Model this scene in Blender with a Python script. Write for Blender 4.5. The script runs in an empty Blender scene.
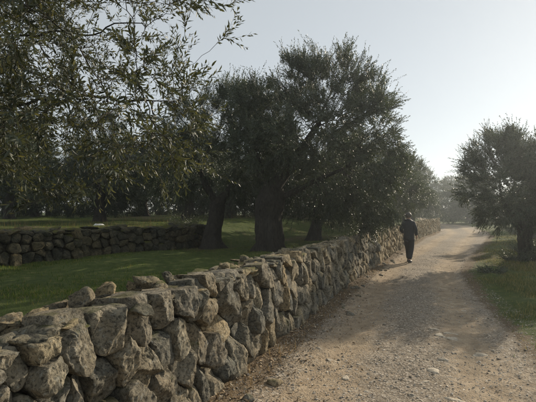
import bpy, math, random
import numpy as np
from mathutils import Vector, Matrix

# ------------------------------------------------------------------ camera, sky, sun, exposure
scene = bpy.context.scene
COL = scene.collection
rad = math.radians

cam_d = bpy.data.cameras.new("camera")
cam_d.sensor_width = 36.0
cam_d.lens = 27.74
cam_d.clip_start = 0.05
cam_d.clip_end = 4000
cam = bpy.data.objects.new("camera", cam_d)
COL.objects.link(cam)
cam.location = (0, 0, 1.6)
cam.rotation_euler = (rad(90 + 1.95), 0, 0)
scene.camera = cam

SUN_AZ, SUN_EL = 43.0, 22.0           # degrees right of the view axis, above the horizon
sun_dir = Vector((math.sin(rad(SUN_AZ)) * math.cos(rad(SUN_EL)),
                  math.cos(rad(SUN_AZ)) * math.cos(rad(SUN_EL)), math.sin(rad(SUN_EL))))
world = bpy.data.worlds.new("World")
scene.world = world
world.use_nodes = True
wn = world.node_tree.nodes
bg = wn["Background"]
sky = wn.new("ShaderNodeTexSky")
sky.sky_type = 'NISHITA'
sky.sun_disc = False
sky.sun_elevation = rad(SUN_EL)
sky.sun_rotation = rad(SUN_AZ)
sky.altitude = 100
sky.air_density = 1.0
sky.dust_density = 0.15
sky.ozone_density = 1.0
hs = wn.new("ShaderNodeHueSaturation")          # milky winter haze: paler blue all over
hs.inputs["Saturation"].default_value = 0.55
world.node_tree.links.new(sky.outputs[0], hs.inputs["Color"])
veil = wn.new("ShaderNodeMix")                   # thin even veil of high haze over the whole sky
veil.data_type = 'RGBA'
veil.inputs[0].default_value = 0.62
veil.inputs[7].default_value = (5.1, 5.4, 5.45, 1)
world.node_tree.links.new(hs.outputs[0], veil.inputs[6])
world.node_tree.links.new(veil.outputs[2], bg.inputs[0])
bg.inputs[1].default_value = 0.11

sl = bpy.data.lights.new("sun", 'SUN')
sl.energy = 5.0
sl.angle = rad(0.6)
sl.color = (1.0, 0.87, 0.68)
so = bpy.data.objects.new("sun", sl)
COL.objects.link(so)
so.rotation_euler = sun_dir.to_track_quat('Z', 'Y').to_euler()
so.location = (30, 30, 30)

scene.view_settings.view_transform = 'Standard'
scene.view_settings.look = 'None'
scene.view_settings.gamma = 1.0
scene.view_settings.exposure = 0.18
scene.view_settings.use_curve_mapping = False
scene.cycles.use_denoising = True
scene.cycles.max_bounces = 5
scene.cycles.diffuse_bounces = 3
scene.cycles.glossy_bounces = 2
scene.cycles.transmission_bounces = 3
scene.cycles.transparent_max_bounces = 8
scene.cycles.volume_bounces = 0
scene.render.threads_mode = 'AUTO'

rng = np.random.default_rng(7)
random.seed(7)

# ------------------------------------------------------------------ helpers
def mesh_obj(name, verts, faces, mat=None, parent=None, smooth=True, sharp=None):
    me = bpy.data.meshes.new(name)
    verts = np.asarray(verts, dtype=np.float32).reshape(-1, 3)
    if isinstance(faces, np.ndarray):
        nf, k = faces.shape
        me.vertices.add(len(verts))
        me.vertices.foreach_set("co", verts.ravel())
        me.loops.add(nf * k)
        me.loops.foreach_set("vertex_index", faces.astype(np.int32).ravel())
        me.polygons.add(nf)
        me.polygons.foreach_set("loop_start", np.arange(0, nf * k, k, dtype=np.int32))
        me.polygons.foreach_set("loop_total", np.full(nf, k, dtype=np.int32))
        me.update(calc_edges=True)
    else:
        me.from_pydata(verts.tolist(), [], faces)
        me.update()
    if smooth:
        me.polygons.foreach_set("use_smooth", np.ones(len(me.polygons), dtype=bool))
    if sharp:
        me.set_sharp_from_angle(angle=rad(sharp))
    if mat:
        me.materials.append(mat)
    ob = bpy.data.objects.new(name, me)
    COL.objects.link(ob)
    if parent is not None:
        ob.parent = parent
    return ob

def empty(name, loc=(0, 0, 0)):
    e = bpy.data.objects.new(name, None)
    e.empty_display_size = 0.2
    e.location = loc
    COL.objects.link(e)
    return e

def tag(o, label=None, cat=None, group=None, kind=None):
    if label: o["label"] = label
    if cat: o["category"] = cat
    if group: o["group"] = group
    if kind: o["kind"] = kind
    return o

def sstep(a, b, x):
    t = np.clip((x - a) / (b - a), 0, 1)
    return t * t * (3 - 2 * t)

def _hash(ix, iy, iz, seed):
    h = (ix * 374761393 + iy * 668265263 + iz * 2147483647 + seed * 974634777) & 0xFFFFFFFF
    h = ((h ^ (h >> 13)) * 1274126177) & 0xFFFFFFFF
    h = h ^ (h >> 16)
    return (h & 0xFFFF) / 32767.5 - 1.0

def vnoise(p, seed=0):
    p = np.asarray(p, dtype=np.float64)
    i = np.floor(p).astype(np.int64)
    f = p - i
    f = f * f * (3 - 2 * f)
    out = 0
    for dx in (0, 1):
        wx = f[..., 0] if dx else 1 - f[..., 0]
        for dy in (0, 1):
            wy = f[..., 1] if dy else 1 - f[..., 1]
            for dz in (0, 1):
                wz = f[..., 2] if dz else 1 - f[..., 2]
                out = out + wx * wy * wz * _hash(i[..., 0] + dx, i[..., 1] + dy, i[..., 2] + dz, seed)
    return out

def fbm(p, octv=3, seed=0, gain=0.5):
    a, s = 1.0, 0.0
    p = np.asarray(p, dtype=np.float64)
    for o in range(octv):
        s = s + a * vnoise(p * (2.03 ** o) + 17.3 * o, seed + o)
        a *= gain
    return s

def unit(v):
    return v / np.maximum(np.linalg.norm(v, axis=-1, keepdims=True), 1e-9)

# ------------------------------------------------------------------ materials
def new_mat(name):
    m = bpy.data.materials.new(name)
    m.use_nodes = True
    nt = m.node_tree
    return m, nt, nt.nodes, nt.links, nt.nodes["Principled BSDF"]

def noise_node(nt, scale, detail=4, rough=0.55, vec=None, dist=0.0):
    n = nt.nodes.new("ShaderNodeTexNoise")
    n.inputs["Scale"].default_value = scale
    n.inputs["Detail"].default_value = detail
    n.inputs["Roughness"].default_value = rough
    n.inputs["Distortion"].default_value = dist
    if vec is not None:
        nt.links.new(vec, n.inputs["Vector"])
    return n.outputs["Fac"]

def ramp(nt, fac, stops):
    r = nt.nodes.new("ShaderNodeValToRGB")
    el = r.color_ramp.elements
    while len(el) < len(stops):
        el.new(0.5)
    for e, (p, c) in zip(el, stops):
        e.position = p
        e.color = (*c, 1) if len(c) == 3 else c
    nt.links.new(fac, r.inputs[0])
    return r.outputs[0]

def mixc(nt, fac, a, b, mode='MIX'):
    n = nt.nodes.new("ShaderNodeMix")
    n.data_type = 'RGBA'
    n.blend_type = mode
    for sock, v in ((n.inputs[0], fac), (n.inputs[6], a), (n.inputs[7], b)):
        if isinstance(v, (int, float)):
            sock.default_value = v
        elif isinstance(v, tuple):
            sock.default_value = (*v, 1)
        else:
            nt.links.new(v, sock)
    return n.outputs[2]

def math_n(nt, op, a, b=None, clamp=False):
    n = nt.nodes.new("ShaderNodeMath")
    n.operation = op
    n.use_clamp = clamp
    for sock, v in ((n.inputs[0], a), (n.inputs[1], b)):
        if v is None: continue
        if isinstance(v, (int, float)): sock.default_value = v
        else: nt.links.new(v, sock)
    return n.outputs[0]

def bump(nt, height, strength, dist, normal=None):
    b = nt.nodes.new("ShaderNodeBump")
    b.inputs["Strength"].default_value = strength
    b.inputs["Distance"].default_value = dist
    nt.links.new(height, b.inputs["Height"])
    if normal is not None:
        nt.links.new(normal, b.inputs["Normal"])
    return b.outputs[0]

def world_pos(nt):
    return nt.nodes.new("ShaderNodeNewGeometry").outputs["Position"]

def stone_material(name, tint=(1, 1, 1), moss=0.5):
    m, nt, N, L, P = new_mat(name)
    pos = world_pos(nt)
    big = noise_node(nt, 2.3, 3, 0.5, pos)
    med = noise_node(nt, 11, 6, 0.65, pos, 0.6)
    fine = noise_node(nt, 60, 5, 0.7, pos)
    pit = noise_node(nt, 30, 6, 0.75, pos, 0.8)
    t = tint
    c1 = ramp(nt, med, [(0.30, (0.085 * t[0], 0.080 * t[1], 0.066 * t[2])), (0.46, (0.25 * t[0], 0.225 * t[1], 0.17 * t[2])),
                        (0.60, (0.40 * t[0], 0.35 * t[1], 0.26 * t[2])), (0.75, (0.55 * t[0], 0.49 * t[1], 0.38 * t[2]))])
    warm = ramp(nt, big, [(0.42, (0, 0, 0)), (0.66, (1, 1, 1))])
    warmf = math_n(nt, 'MULTIPLY', warm, 0.42)
    c2 = mixc(nt, warmf, c1, (0.36 * t[0], 0.26 * t[1], 0.14 * t[2]))
    # grey lichen crust and black spots
    lich = noise_node(nt, 26, 4, 0.7, pos, 1.0)
    lm = ramp(nt, lich, [(0.56, (0, 0, 0)), (0.64, (1, 1, 1))])
    c3 = mixc(nt, math_n(nt, 'MULTIPLY', lm, 0.65), c2, (0.38 * t[0], 0.38 * t[1], 0.34 * t[2]))
    dm = ramp(nt, math_n(nt, 'ADD', math_n(nt, 'MULTIPLY', fine, 0.45), math_n(nt, 'MULTIPLY', pit, 0.55)), [(0.42, (1, 1, 1)), (0.52, (0, 0, 0))])
    c4 = mixc(nt, math_n(nt, 'MULTIPLY', dm, 0.8), c3, (0.035, 0.033, 0.028))
    oi = N.new("ShaderNodeObjectInfo")
    vr = ramp(nt, oi.outputs["Random"], [(0, (0.62, 0.66, 0.68)), (0.35, (0.9, 0.9, 0.9)), (0.7, (1.1, 1.07, 1.0)), (1, (1.4, 1.28, 1.05))])
    c5 = mixc(nt, 1.0, c4, vr, 'MULTIPLY')
    # moss on upward faces
    nrm = N.new("ShaderNodeNewGeometry").outputs["Normal"]
    sx = N.new("ShaderNodeSeparateXYZ")
    L.new(nrm, sx.inputs[0])
    mn = noise_node(nt, 3.1, 5, 0.65, pos)
    mm = ramp(nt, math_n(nt, 'ADD', math_n(nt, 'MULTIPLY', sx.outputs[2], 0.22), mn), [(0.70, (0, 0, 0)), (0.80, (1, 1, 1))])
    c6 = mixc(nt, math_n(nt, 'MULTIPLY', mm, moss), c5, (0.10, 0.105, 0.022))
    L.new(c6, P.inputs["Base Color"])
    P.inputs["Roughness"].default_value = 0.92
    P.inputs["Specular IOR Level"].default_value = 0.25
    h = math_n(nt, 'ADD', math_n(nt, 'MULTIPLY', med, 0.8), math_n(nt, 'ADD', math_n(nt, 'MULTIPLY', pit, 0.6), math_n(nt, 'MULTIPLY', fine, 0.3)))
    L.new(bump(nt, h, 1.0, 0.045), P.inputs["Normal"])
    return m

def leaf_material(name, top, under, trans, tfac=0.3, rough=0.38, var=0.5):
    m, nt, N, L, P = new_mat(name)
    geo = N.new("ShaderNodeNewGeometry")
    col = mixc(nt, geo.outputs["Backfacing"], top, under)
    rv = ramp(nt, geo.outputs["Random Per Island"], [(0, (1 - var * 0.6, 1 - var * 0.55, 1 - var * 0.6)), (0.8, (1, 1, 1)), (1, (1 + var * 1.2, 1 + var * 0.8, 1 + var * 0.2))])
    col2 = mixc(nt, 1.0, col, rv, 'MULTIPLY')
    L.new(col2, P.inputs["Base Color"])
    P.inputs["Roughness"].default_value = rough
    P.inputs["Specular IOR Level"].default_value = 0.35
    tr = N.new("ShaderNodeBsdfTranslucent")
    tc = mixc(nt, 1.0, trans, rv, 'MULTIPLY')
    L.new(tc, tr.inputs["Color"])
    mx = N.new("ShaderNodeMixShader")
    mx.inputs[0].default_value = tfac
    L.new(P.outputs[0], mx.inputs[1])
    L.new(tr.outputs[0], mx.inputs[2])
    L.new(mx.outputs[0], N["Material Output"].inputs["Surface"])
    return m

def bark_material(name, dark, light):
    m, nt, N, L, P = new_mat(name)
    tc = N.new("ShaderNodeMapping")
    tc.inputs["Scale"].default_value = (1, 1, 0.28)
    L.new(world_pos(nt), tc.inputs["Vector"])
    a = noise_node(nt, 22, 6, 0.7, tc.outputs[0], 1.2)
    b = noise_node(nt, 4, 3, 0.5, world_pos(nt))
    c = ramp(nt, a, [(0.35, dark), (0.62, light)])
    c = mixc(nt, math_n(nt, 'MULTIPLY', b, 0.5), c, tuple(0.6 * (d + l) / 2 for d, l in zip(dark, light)))
    L.new(c, P.inputs["Base Color"])
    P.inputs["Roughness"].default_value = 0.9
    P.inputs["Specular IOR Level"].default_value = 0.2
    L.new(bump(nt, a, 1.0, 0.03), P.inputs["Normal"])
    return m

def plain_mat(name, col, rough=0.8, nscale=30, var=0.25, bumpd=0.003):
    m, nt, N, L, P = new_mat(name)
    n = noise_node(nt, nscale, 4, 0.6, world_pos(nt))
    c = ramp(nt, n, [(0.3, tuple(v * (1 - var) for v in col)), (0.7, tuple(v * (1 + var) for v in col))])
    L.new(c, P.inputs["Base Color"])
    P.inputs["Roughness"].default_value = rough
    L.new(bump(nt, n, 0.6, bumpd), P.inputs["Normal"])
    return m

def island_mat(name, stops, rough=0.85, trans=None, nscale=None):
    """colour picked for each loose piece (pebble, blade, dry leaf)"""
    m, nt, N, L, P = new_mat(name)
    geo = N.new("ShaderNodeNewGeometry")
    c = ramp(nt, geo.outputs["Random Per Island"], stops)
    if nscale:
        n = noise_node(nt, nscale, 3, 0.6, world_pos(nt))
        v = ramp(nt, n, [(0.3, (0.7, 0.7, 0.7)), (0.7, (1.25, 1.25, 1.25))])
        c = mixc(nt, 1.0, c, v, 'MULTIPLY')
    L.new(c, P.inputs["Base Color"])
    P.inputs["Roughness"].default_value = rough
    P.inputs["Specular IOR Level"].default_value = 0.3
    if trans:
        tr = N.new("ShaderNodeBsdfTranslucent")
        L.new(mixc(nt, 1.0, c, trans, 'MULTIPLY'), tr.inputs["Color"])
        mx = N.new("ShaderNodeMixShader")
        mx.inputs[0].default_value = 0.4
        L.new(P.outputs[0], mx.inputs[1]); L.new(tr.outputs[0], mx.inputs[2])
        L.new(mx.outputs[0], N["Material Output"].inputs["Surface"])
    return m

def ground_material():
    m, nt, N, L, P = new_mat("ground_soil")
    pos = world_pos(nt)
    def attr(n):
        a = N.new("ShaderNodeAttribute"); a.attribute_name = n
        return a.outputs["Fac"]
    roadm, track, grassm = attr("road"), attr("track"), attr("grass")
    n_big = noise_node(nt, 0.9, 5, 0.6, pos)
    n_med = noise_node(nt, 6, 5, 0.65, pos)
    n_fin = noise_node(nt, 45, 4, 0.7, pos)
    vor = N.new("ShaderNodeTexVoronoi")
    vor.inputs["Scale"].default_value = 55
    L.new(pos, vor.inputs["Vector"])
    vor2 = N.new("ShaderNodeTexVoronoi")
    vor2.inputs["Scale"].default_value = 24
    L.new(pos, vor2.inputs["Vector"])
    sand = ramp(nt, n_med, [(0.3, (0.25, 0.19, 0.128)), (0.55, (0.385, 0.30, 0.205)), (0.75, (0.50, 0.405, 0.29))])
    vs = N.new("ShaderNodeSeparateColor"); L.new(vor.outputs["Color"], vs.inputs[0])
    peb = ramp(nt, vs.outputs[0], [(0.0, (0.11, 0.09, 0.07)), (0.5, (0.225, 0.19, 0.148)), (0.85, (0.34, 0.295, 0.235)), (1.0, (0.54, 0.48, 0.40))])
    vs2 = N.new("ShaderNodeSeparateColor"); L.new(vor2.outputs["Color"], vs2.inputs[0])
    # gravelliness: less in the wheel tracks
    g = math_n(nt, 'ADD', math_n(nt, 'MULTIPLY', track, -0.55), math_n(nt, 'ADD', n_big, math_n(nt, 'MULTIPLY', n_med, 0.35)))
    g = math_n(nt, 'ADD', g, math_n(nt, 'MULTIPLY', vs2.outputs[0], 0.25))
    gm = ramp(nt, g, [(0.36, (0, 0, 0)), (0.74, (1, 1, 1))])
    road_c = mixc(nt, math_n(nt, 'MULTIPLY', gm, 0.85), sand, peb)
    litter = ramp(nt, n_fin, [(0.35, (0.07, 0.05, 0.032)), (0.6, (0.19, 0.14, 0.085)), (0.75, (0.30, 0.23, 0.15))])
    turf = ramp(nt, n_med, [(0.3, (0.040, 0.058, 0.015)), (0.55, (0.072, 0.095, 0.024)), (0.75, (0.15, 0.14, 0.055))])
    gmask = ramp(nt, math_n(nt, 'ADD', grassm, math_n(nt, 'MULTIPLY', math_n(nt, 'SUBTRACT', n_med, 0.5), 1.3)), [(0.42, (0, 0, 0)), (0.62, (1, 1, 1))])
    off = mixc(nt, gmask, litter, turf)
    rm = ramp(nt, math_n(nt, 'ADD', roadm, math_n(nt, 'MULTIPLY', math_n(nt, 'SUBTRACT', n_med, 0.5), 0.9)), [(0.35, (0, 0, 0)), (0.65, (1, 1, 1))])
    col = mixc(nt, rm, off, road_c)
    L.new(col, P.inputs["Base Color"])
    P.inputs["Roughness"].default_value = 0.95
    P.inputs["Specular IOR Level"].default_value = 0.15
    b1 = bump(nt, vor.outputs["Distance"], 0.6, 0.010)
    h2 = math_n(nt, 'ADD', math_n(nt, 'MULTIPLY', n_fin, 0.5), n_med)
    L.new(bump(nt, h2, 0.8, 0.03, b1), P.inputs["Normal"])
    return m

M_STONE = stone_material("limestone", (0.96, 0.99, 1.05))
M_STONE_TOP = stone_material("limestone_cap", (0.95, 0.95, 0.92), 0.85)
M_STONE_SHADE_TINT = stone_material("limestone_mossy_shade_tint", (0.34, 0.36, 0.33), 0.95)  # mossy limestone; dark tint paints the shade under the trees into its colour
M_GROUND = ground_material()
M_CORE = plain_mat("earth_packing", (0.05, 0.042, 0.03), 0.95, 20, 0.4, 0.02)
M_BARK = bark_material("olive_bark", (0.022, 0.020, 0.017), (0.080, 0.071, 0.058))
M_TWIG = bark_material("olive_twig", (0.10, 0.088, 0.065), (0.22, 0.20, 0.15))
M_LEAF = leaf_material("olive_leaf", (0.027, 0.041, 0.019), (0.10, 0.12, 0.09), (0.09, 0.12, 0.03), 0.22, 0.42, 0.5)
M_LEAF_NEAR = leaf_material("olive_leaf_near", (0.022, 0.031, 0.016), (0.095, 0.11, 0.082), (0.15, 0.155, 0.045), 0.20, 0.56, 0.7)
M_OLIVE = plain_mat("olive_fruit", (0.012, 0.009, 0.012), 0.35, 80, 0.3, 0.0005)
M_GRASS = island_mat("grass_blade", [(0, (0.045, 0.083, 0.012)), (0.5, (0.09, 0.145, 0.022)), (0.78, (0.16, 0.19, 0.045)), (0.9, (0.26, 0.21, 0.09)), (1, (0.34, 0.26, 0.12))], 0.6, (1.2, 1.3, 0.6))
M_VERGE = island_mat("verge_blade", [(0, (0.05, 0.075, 0.015)), (0.4, (0.095, 0.12, 0.028)), (0.62, (0.17, 0.165, 0.05)), (0.8, (0.30, 0.24, 0.11)), (1, (0.42, 0.34, 0.18))], 0.6, (1.2, 1.2, 0.6))
M_DRY = island_mat("dry_stalk", [(0, (0.16, 0.11, 0.05)), (0.6, (0.28, 0.20, 0.10)), (1, (0.40, 0.31, 0.17))], 0.8, (1, 0.9, 0.6))
M_LITTER = island_mat("leaf_litter", [(0, (0.10, 0.07, 0.045)), (0.5, (0.22, 0.15, 0.085)), (0.85, (0.34, 0.25, 0.15)), (1, (0.50, 0.44, 0.33))], 0.8)
M_GRAVEL = island_mat("gravel_stone", [(0, (0.15, 0.13, 0.105)), (0.4, (0.26, 0.23, 0.19)), (0.8, (0.38, 0.34, 0.28)), (1, (0.62, 0.56, 0.48))], 0.9, None, 40)
M_ROCK = plain_mat("pale_limestone", (0.40, 0.345, 0.265), 0.9, 30, 0.35, 0.012)

# ------------------------------------------------------------------ plan of the place
_fy = np.array([1.74, 3.53, 6.5, 8.8, 13.2, 18.0, 32.0])
_fx = np.array([-1.13, -0.45, 0.66, 1.64, 3.55, 5.70, 13.2])
_PW = np.polyfit(_fy, _fx, 2)
WALL_Y0, WALL_Y1 = -2.5, 33.0
WALL_H, WALL_T = 1.03, 0.52

def xw(y): return np.polyval(_PW, y)
def xw_slope(y): return 2 * _PW[0] * y + _PW[1]

_ty = np.linspace(WALL_Y0, WALL_Y1, 2000)
_ts = np.concatenate([[0], np.cumsum(np.hypot(np.diff(_ty), np.diff(xw(_ty))))])
WALL_S = _ts[-1]
def y_of_s(s): return np.interp(s, _ts, _ty)
def s_of_y(y): return np.interp(y, _ty, _ts)

def lat(x, y):                       # distance to the right of the wall foot
    yy = np.clip(y, -6, 45)
    sl_ = xw_slope(yy)
    return (x - xw(yy) - (y - yy) * sl_) / np.sqrt(1 + sl_ * sl_)

W2A, W2B = np.array([-8.4, 2.0]), np.array([-1.75, 12.7])
_w2d = (W2B - W2A) / np.linalg.norm(W2B - W2A)
_w2n = np.array([_w2d[1], -_w2d[0]])
def lat2(x, y): return (x - W2A[0]) * _w2n[0] + (y - W2A[1]) * _w2n[1]

_cl = [(xw(y) + w / 2 * math.sqrt(1 + xw_slope(y) ** 2), y, w / 2) for y, w in
       ((-14, 2.9), (-6, 2.9), (0, 2.8), (3, 2.75), (6.4, 2.7), (9.5, 2.45), (12.5, 2.35), (15, 2.55), (18, 2.9), (23, 3.3), (28, 3.5), (31, 3.4))]
_cl += [(16.4, 36, 1.75), (18.6, 41, 1.7), (19.6, 46, 1.6), (18.6, 52, 1.6), (14.5, 58, 1.6), (8, 63, 1.6), (-4, 70, 1.6)]
_cl = np.array(_cl, dtype=float)

def road_dist(x, y):
    """signed: negative inside the road"""
    best = np.full(np.shape(x), 1e9); lo = np.zeros(np.shape(x))
    for a, b in zip(_cl[:-1], _cl[1:]):
        d = b[:2] - a[:2]
        t = np.clip(((x - a[0]) * d[0] + (y - a[1]) * d[1]) / (d @ d), 0, 1)
        px, py = x - a[0] - t * d[0], y - a[1] - t * d[1]
        w = a[2] + t * (b[2] - a[2])
        q = np.hypot(px, py) - w
        side = np.sign(px * d[1] - py * d[0]) * np.hypot(px, py)
        upd = q < best
        best = np.where(upd, q, best); lo = np.where(upd, side, lo)
    return best, lo

def road_z(y):
    return 0.017 * np.clip(y - 15, 0, 45)

def height(x, y):
    x = np.asarray(x, dtype=float); y = np.asarray(y, dtype=float)
    p = np.stack([x, y, np.zeros_like(x)], -1)
    u = lat(x, y)
    rd, lo = road_dist(x, y)
    z = road_z(y) * (1 - 0.0 * y)
    near = sstep(40, 12, y)
    # road relief
    z = z + 0.035 * fbm(p * 0.7, 3, 3) + (0.012 * fbm(p * 4.5, 3, 5) + 0.006 * fbm(p * 17, 2, 9)) * near
    tr = np.exp(-((np.abs(lo - 0.05) - 0.72) / 0.26) ** 2)
    z = z - 0.03 * tr * (rd < 0) * near
    # verge
    vr = sstep(-0.1, 0.9, rd) * (u > 0)
    z = z + vr * (0.07 + 0.07 * fbm(p * 1.1, 3, 21))
    # foot of the wall: small bank of litter
    z = z + 0.05 * sstep(0.45, 0.0, u) * (u > -0.3) * (y < 33)
    # terraces
    stp = 0.62 * sstep(37, 30, y)
    L1 = sstep(-0.12, -0.42, u)
    z = z + L1 * (stp + 0.04 * fbm(p * 0.9, 3, 31) + 0.012 * np.clip(-u - 0.5, 0, 12))
    u2 = lat2(x, y)
    L2 = sstep(-0.12, -0.40, u2) * sstep(14.6, 12.4, y)
    soft = sstep(0.0, -3.0, u2) * sstep(12.4, 14.6, y)
    z = z + 0.56 * np.maximum(L2, soft)
    # far land swells a little behind the trees
    far = sstep(50, 160, np.hypot(x, y))
    z = z + far * (1.5 + 1.2 * fbm(p * 0.012, 2, 41))
    return z

def zat(x, y):
    return float(height(np.array([x]), np.array([y]))[0])

# ------------------------------------------------------------------ ground sheets
def axis(segs):
    out = [segs[0][0]]
    for a, b, st0, st1 in segs:
        x, t = a, 0
        while x < b - 1e-6:
            f = (x - a) / (b - a)
            x = min(b, x + st0 + (st1 - st0) * f)
            out.append(x)
    return np.unique(np.round(np.array(out), 4))

gx = axis([(-900, -60, 120, 8), (-60, -8, 4, 0.25), (-8, -2.5, 0.22, 0.08), (-2.5, 5.0, 0.075, 0.075), (5.0, 24, 0.08, 0.3), (24, 60, 0.4, 6), (60, 900, 10, 120)])
gy = axis([(-300, -14, 60, 3), (-14, -1, 1.2, 0.2), (-1, 9, 0.075, 0.075), (9, 20, 0.08, 0.2), (20, 62, 0.2, 0.8), (62, 120, 1, 8), (120, 1500, 12, 160)])
GX, GY = np.meshgrid(gx, gy)
X, Y = GX.ravel(), GY.ravel()
Z = height(X, Y)
RD, LO = road_dist(X, Y)
U = lat(X, Y)
roadm = sstep(0.35, -0.35, RD) * np.where(U < -0.1, sstep(30, 34, Y), 1) * np.where(Y < 33, 0.25 + 0.75 * sstep(0.05, 0.55, U), 1)
track = np.exp(-((np.abs(LO - 0.05) - 0.72) / 0.34) ** 2)
pn = np.stack([X, Y, np.zeros_like(X)], -1)
grassm = np.where(U < -0.3, 0.8, sstep(-0.1, 0.5, RD) * 0.85) + 0.35 * fbm(pn * 0.5, 3, 77)
grassm = np.where((U > -0.3) & (U < 0.4) & (Y < 33), 0.0, grassm)
nx, ny = len(gx), len(gy)
ii = (np.arange(ny - 1)[:, None] * nx + np.arange(nx - 1)[None, :]).ravel()
quads = np.stack([ii, ii + 1, ii + nx + 1, ii + nx], -1)
fc_r = RD[quads].mean(1); fc_u = U[quads].mean(1); fc_y = Y[quads].mean(1)
is_road = (fc_r < 0.15) & ~((fc_u < -0.05) & (fc_y < 33)) & (fc_y > -14)
is_terr = (~is_road) & (fc_u < -0.25) & (fc_y < 36) & (fc_y > -14)
is_gr = ~(is_road | is_terr)

def sheet(name, sel):
    f = quads[sel]
    used, inv = np.unique(f.ravel(), return_inverse=True)
    ob = mesh_obj(name, np.stack([X[used], Y[used], Z[used]], -1), inv.reshape(-1, 4), M_GROUND)
    for an, arr in (("road", roadm), ("track", track), ("grass", grassm)):
        at = ob.data.attributes.new(an, 'FLOAT', 'POINT')
        at.data.foreach_set("value", arr[used].astype(np.float32))
    return ob

road_ob = tag(sheet("dirt_road", is_road), "pale gravel and sand farm track running along the stone wall", kind="structure")
terr_ob = tag(sheet("terrace_ground", is_terr), "grassy olive terrace behind the dry stone wall", kind="structure")
ground_ob = tag(sheet("ground", is_gr), "grassy ground beyond the track", kind="structure")

# ------------------------------------------------------------------ rocks and wall stones
def sphere_dirs(nt_, nr):
    """uv sphere: returns dirs, quads/tris"""
    v = [(0, 0, 1)]
    for i in range(1, nr):
        ph = math.pi * i / nr
        for j in range(nt_):
            th = 2 * math.pi * (j + 0.5 * (i % 2)) / nt_
            v.append((math.sin(ph) * math.cos(th), math.sin(ph) * math.sin(th), math.cos(ph)))
    v.append((0, 0, -1))
    f = []
    for j in range(nt_):
        f.append((0, 1 + j, 1 + (j + 1) % nt_))
    for i in range(nr - 2):
        a, b = 1 + i * nt_, 1 + (i + 1) * nt_
        for j in range(nt_):
            k = (j + 1) % nt_
            f.append((a + j, b + j, b + k)); f.append((a + j, b + k, a + k))
    last = len(v) - 1
    b = 1 + (nr - 2) * nt_
    for j in range(nt_):
        f.append((last, b + (j + 1) % nt_, b + j))
    return np.array(v), np.array(f)

def ico(sub):
    import bmesh
    bm = bmesh.new()
    bmesh.ops.create_icosphere(bm, subdivisions=sub, radius=1)
    v = np.array([q.co[:] for q in bm.verts]); f = np.array([[q.index for q in p.verts] for p in bm.faces])
    bm.free()
    return v, f
ICO = {k: ico(k) for k in (1, 2, 3, 4)}

def rock_shape(sub, r, nplanes=13, p=12, rough=0.05):
    v, f = ICO[sub]
    n = unit(r.normal(size=(nplanes, 3)))
    c = r.uniform(0.72, 1.05, nplanes)
    d = np.maximum(v @ n.T, 0) / c
    rr = (np.sum(d ** p, 1) + 1e-9) ** (-1 / p)
    rr = np.clip(rr, 0.4, 1.5)
    q = v * rr[:, None]
    if rough:
        q = q * (1 + rough * fbm(q * 2.2 + r.uniform(0, 50, 3), 3, int(r.integers(1000))))[:, None]
    return q, f

def rot_z(a):
    c, s = math.cos(a), math.sin(a)
    return np.array([[c, -s, 0], [s, c, 0], [0, 0, 1]])
def rot_x(a):
    c, s = math.cos(a), math.sin(a)
    return np.array([[1, 0, 0], [0, c, -s], [0, s, c]])
def rot_y(a):
    c, s = math.cos(a), math.sin(a)
    return np.array([[c, 0, s], [0, 1, 0], [-s, 0, c]])

def voronoi_cells(seeds, box, stretch, r):
    """convex cells of the seeds inside box (s0,s1,z0,z1); stretch widens the metric across s"""
    pts = seeds.copy(); pts[:, 0] *= stretch
    s0, s1, z0, z1 = box[0] * stretch, box[1] * stretch, box[2], box[3]
    cells = []
    for i, p in enumerate(pts):
        poly = [np.array(q) for q in ((s0, z0), (s1, z0), (s1, z1), (s0, z1))]
        d = np.hypot(*(pts - p).T)
        for j in np.argsort(d)[1:26]:
            m = (p + pts[j]) / 2; n = pts[j] - p
            out = []
            for a, b in zip(poly, poly[1:] + poly[:1]):
                da, db = (a - m) @ n, (b - m) @ n
                if da <= 0: out.append(a)
                if (da < 0) != (db < 0) and da != db:
                    out.append(a + (b - a) * (da / (da - db)))
            poly = out
            if len(poly) < 3: break
        c = np.array(poly)
        if len(c): c[:, 0] /= stretch
        cells.append(c)
    return cells

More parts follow.
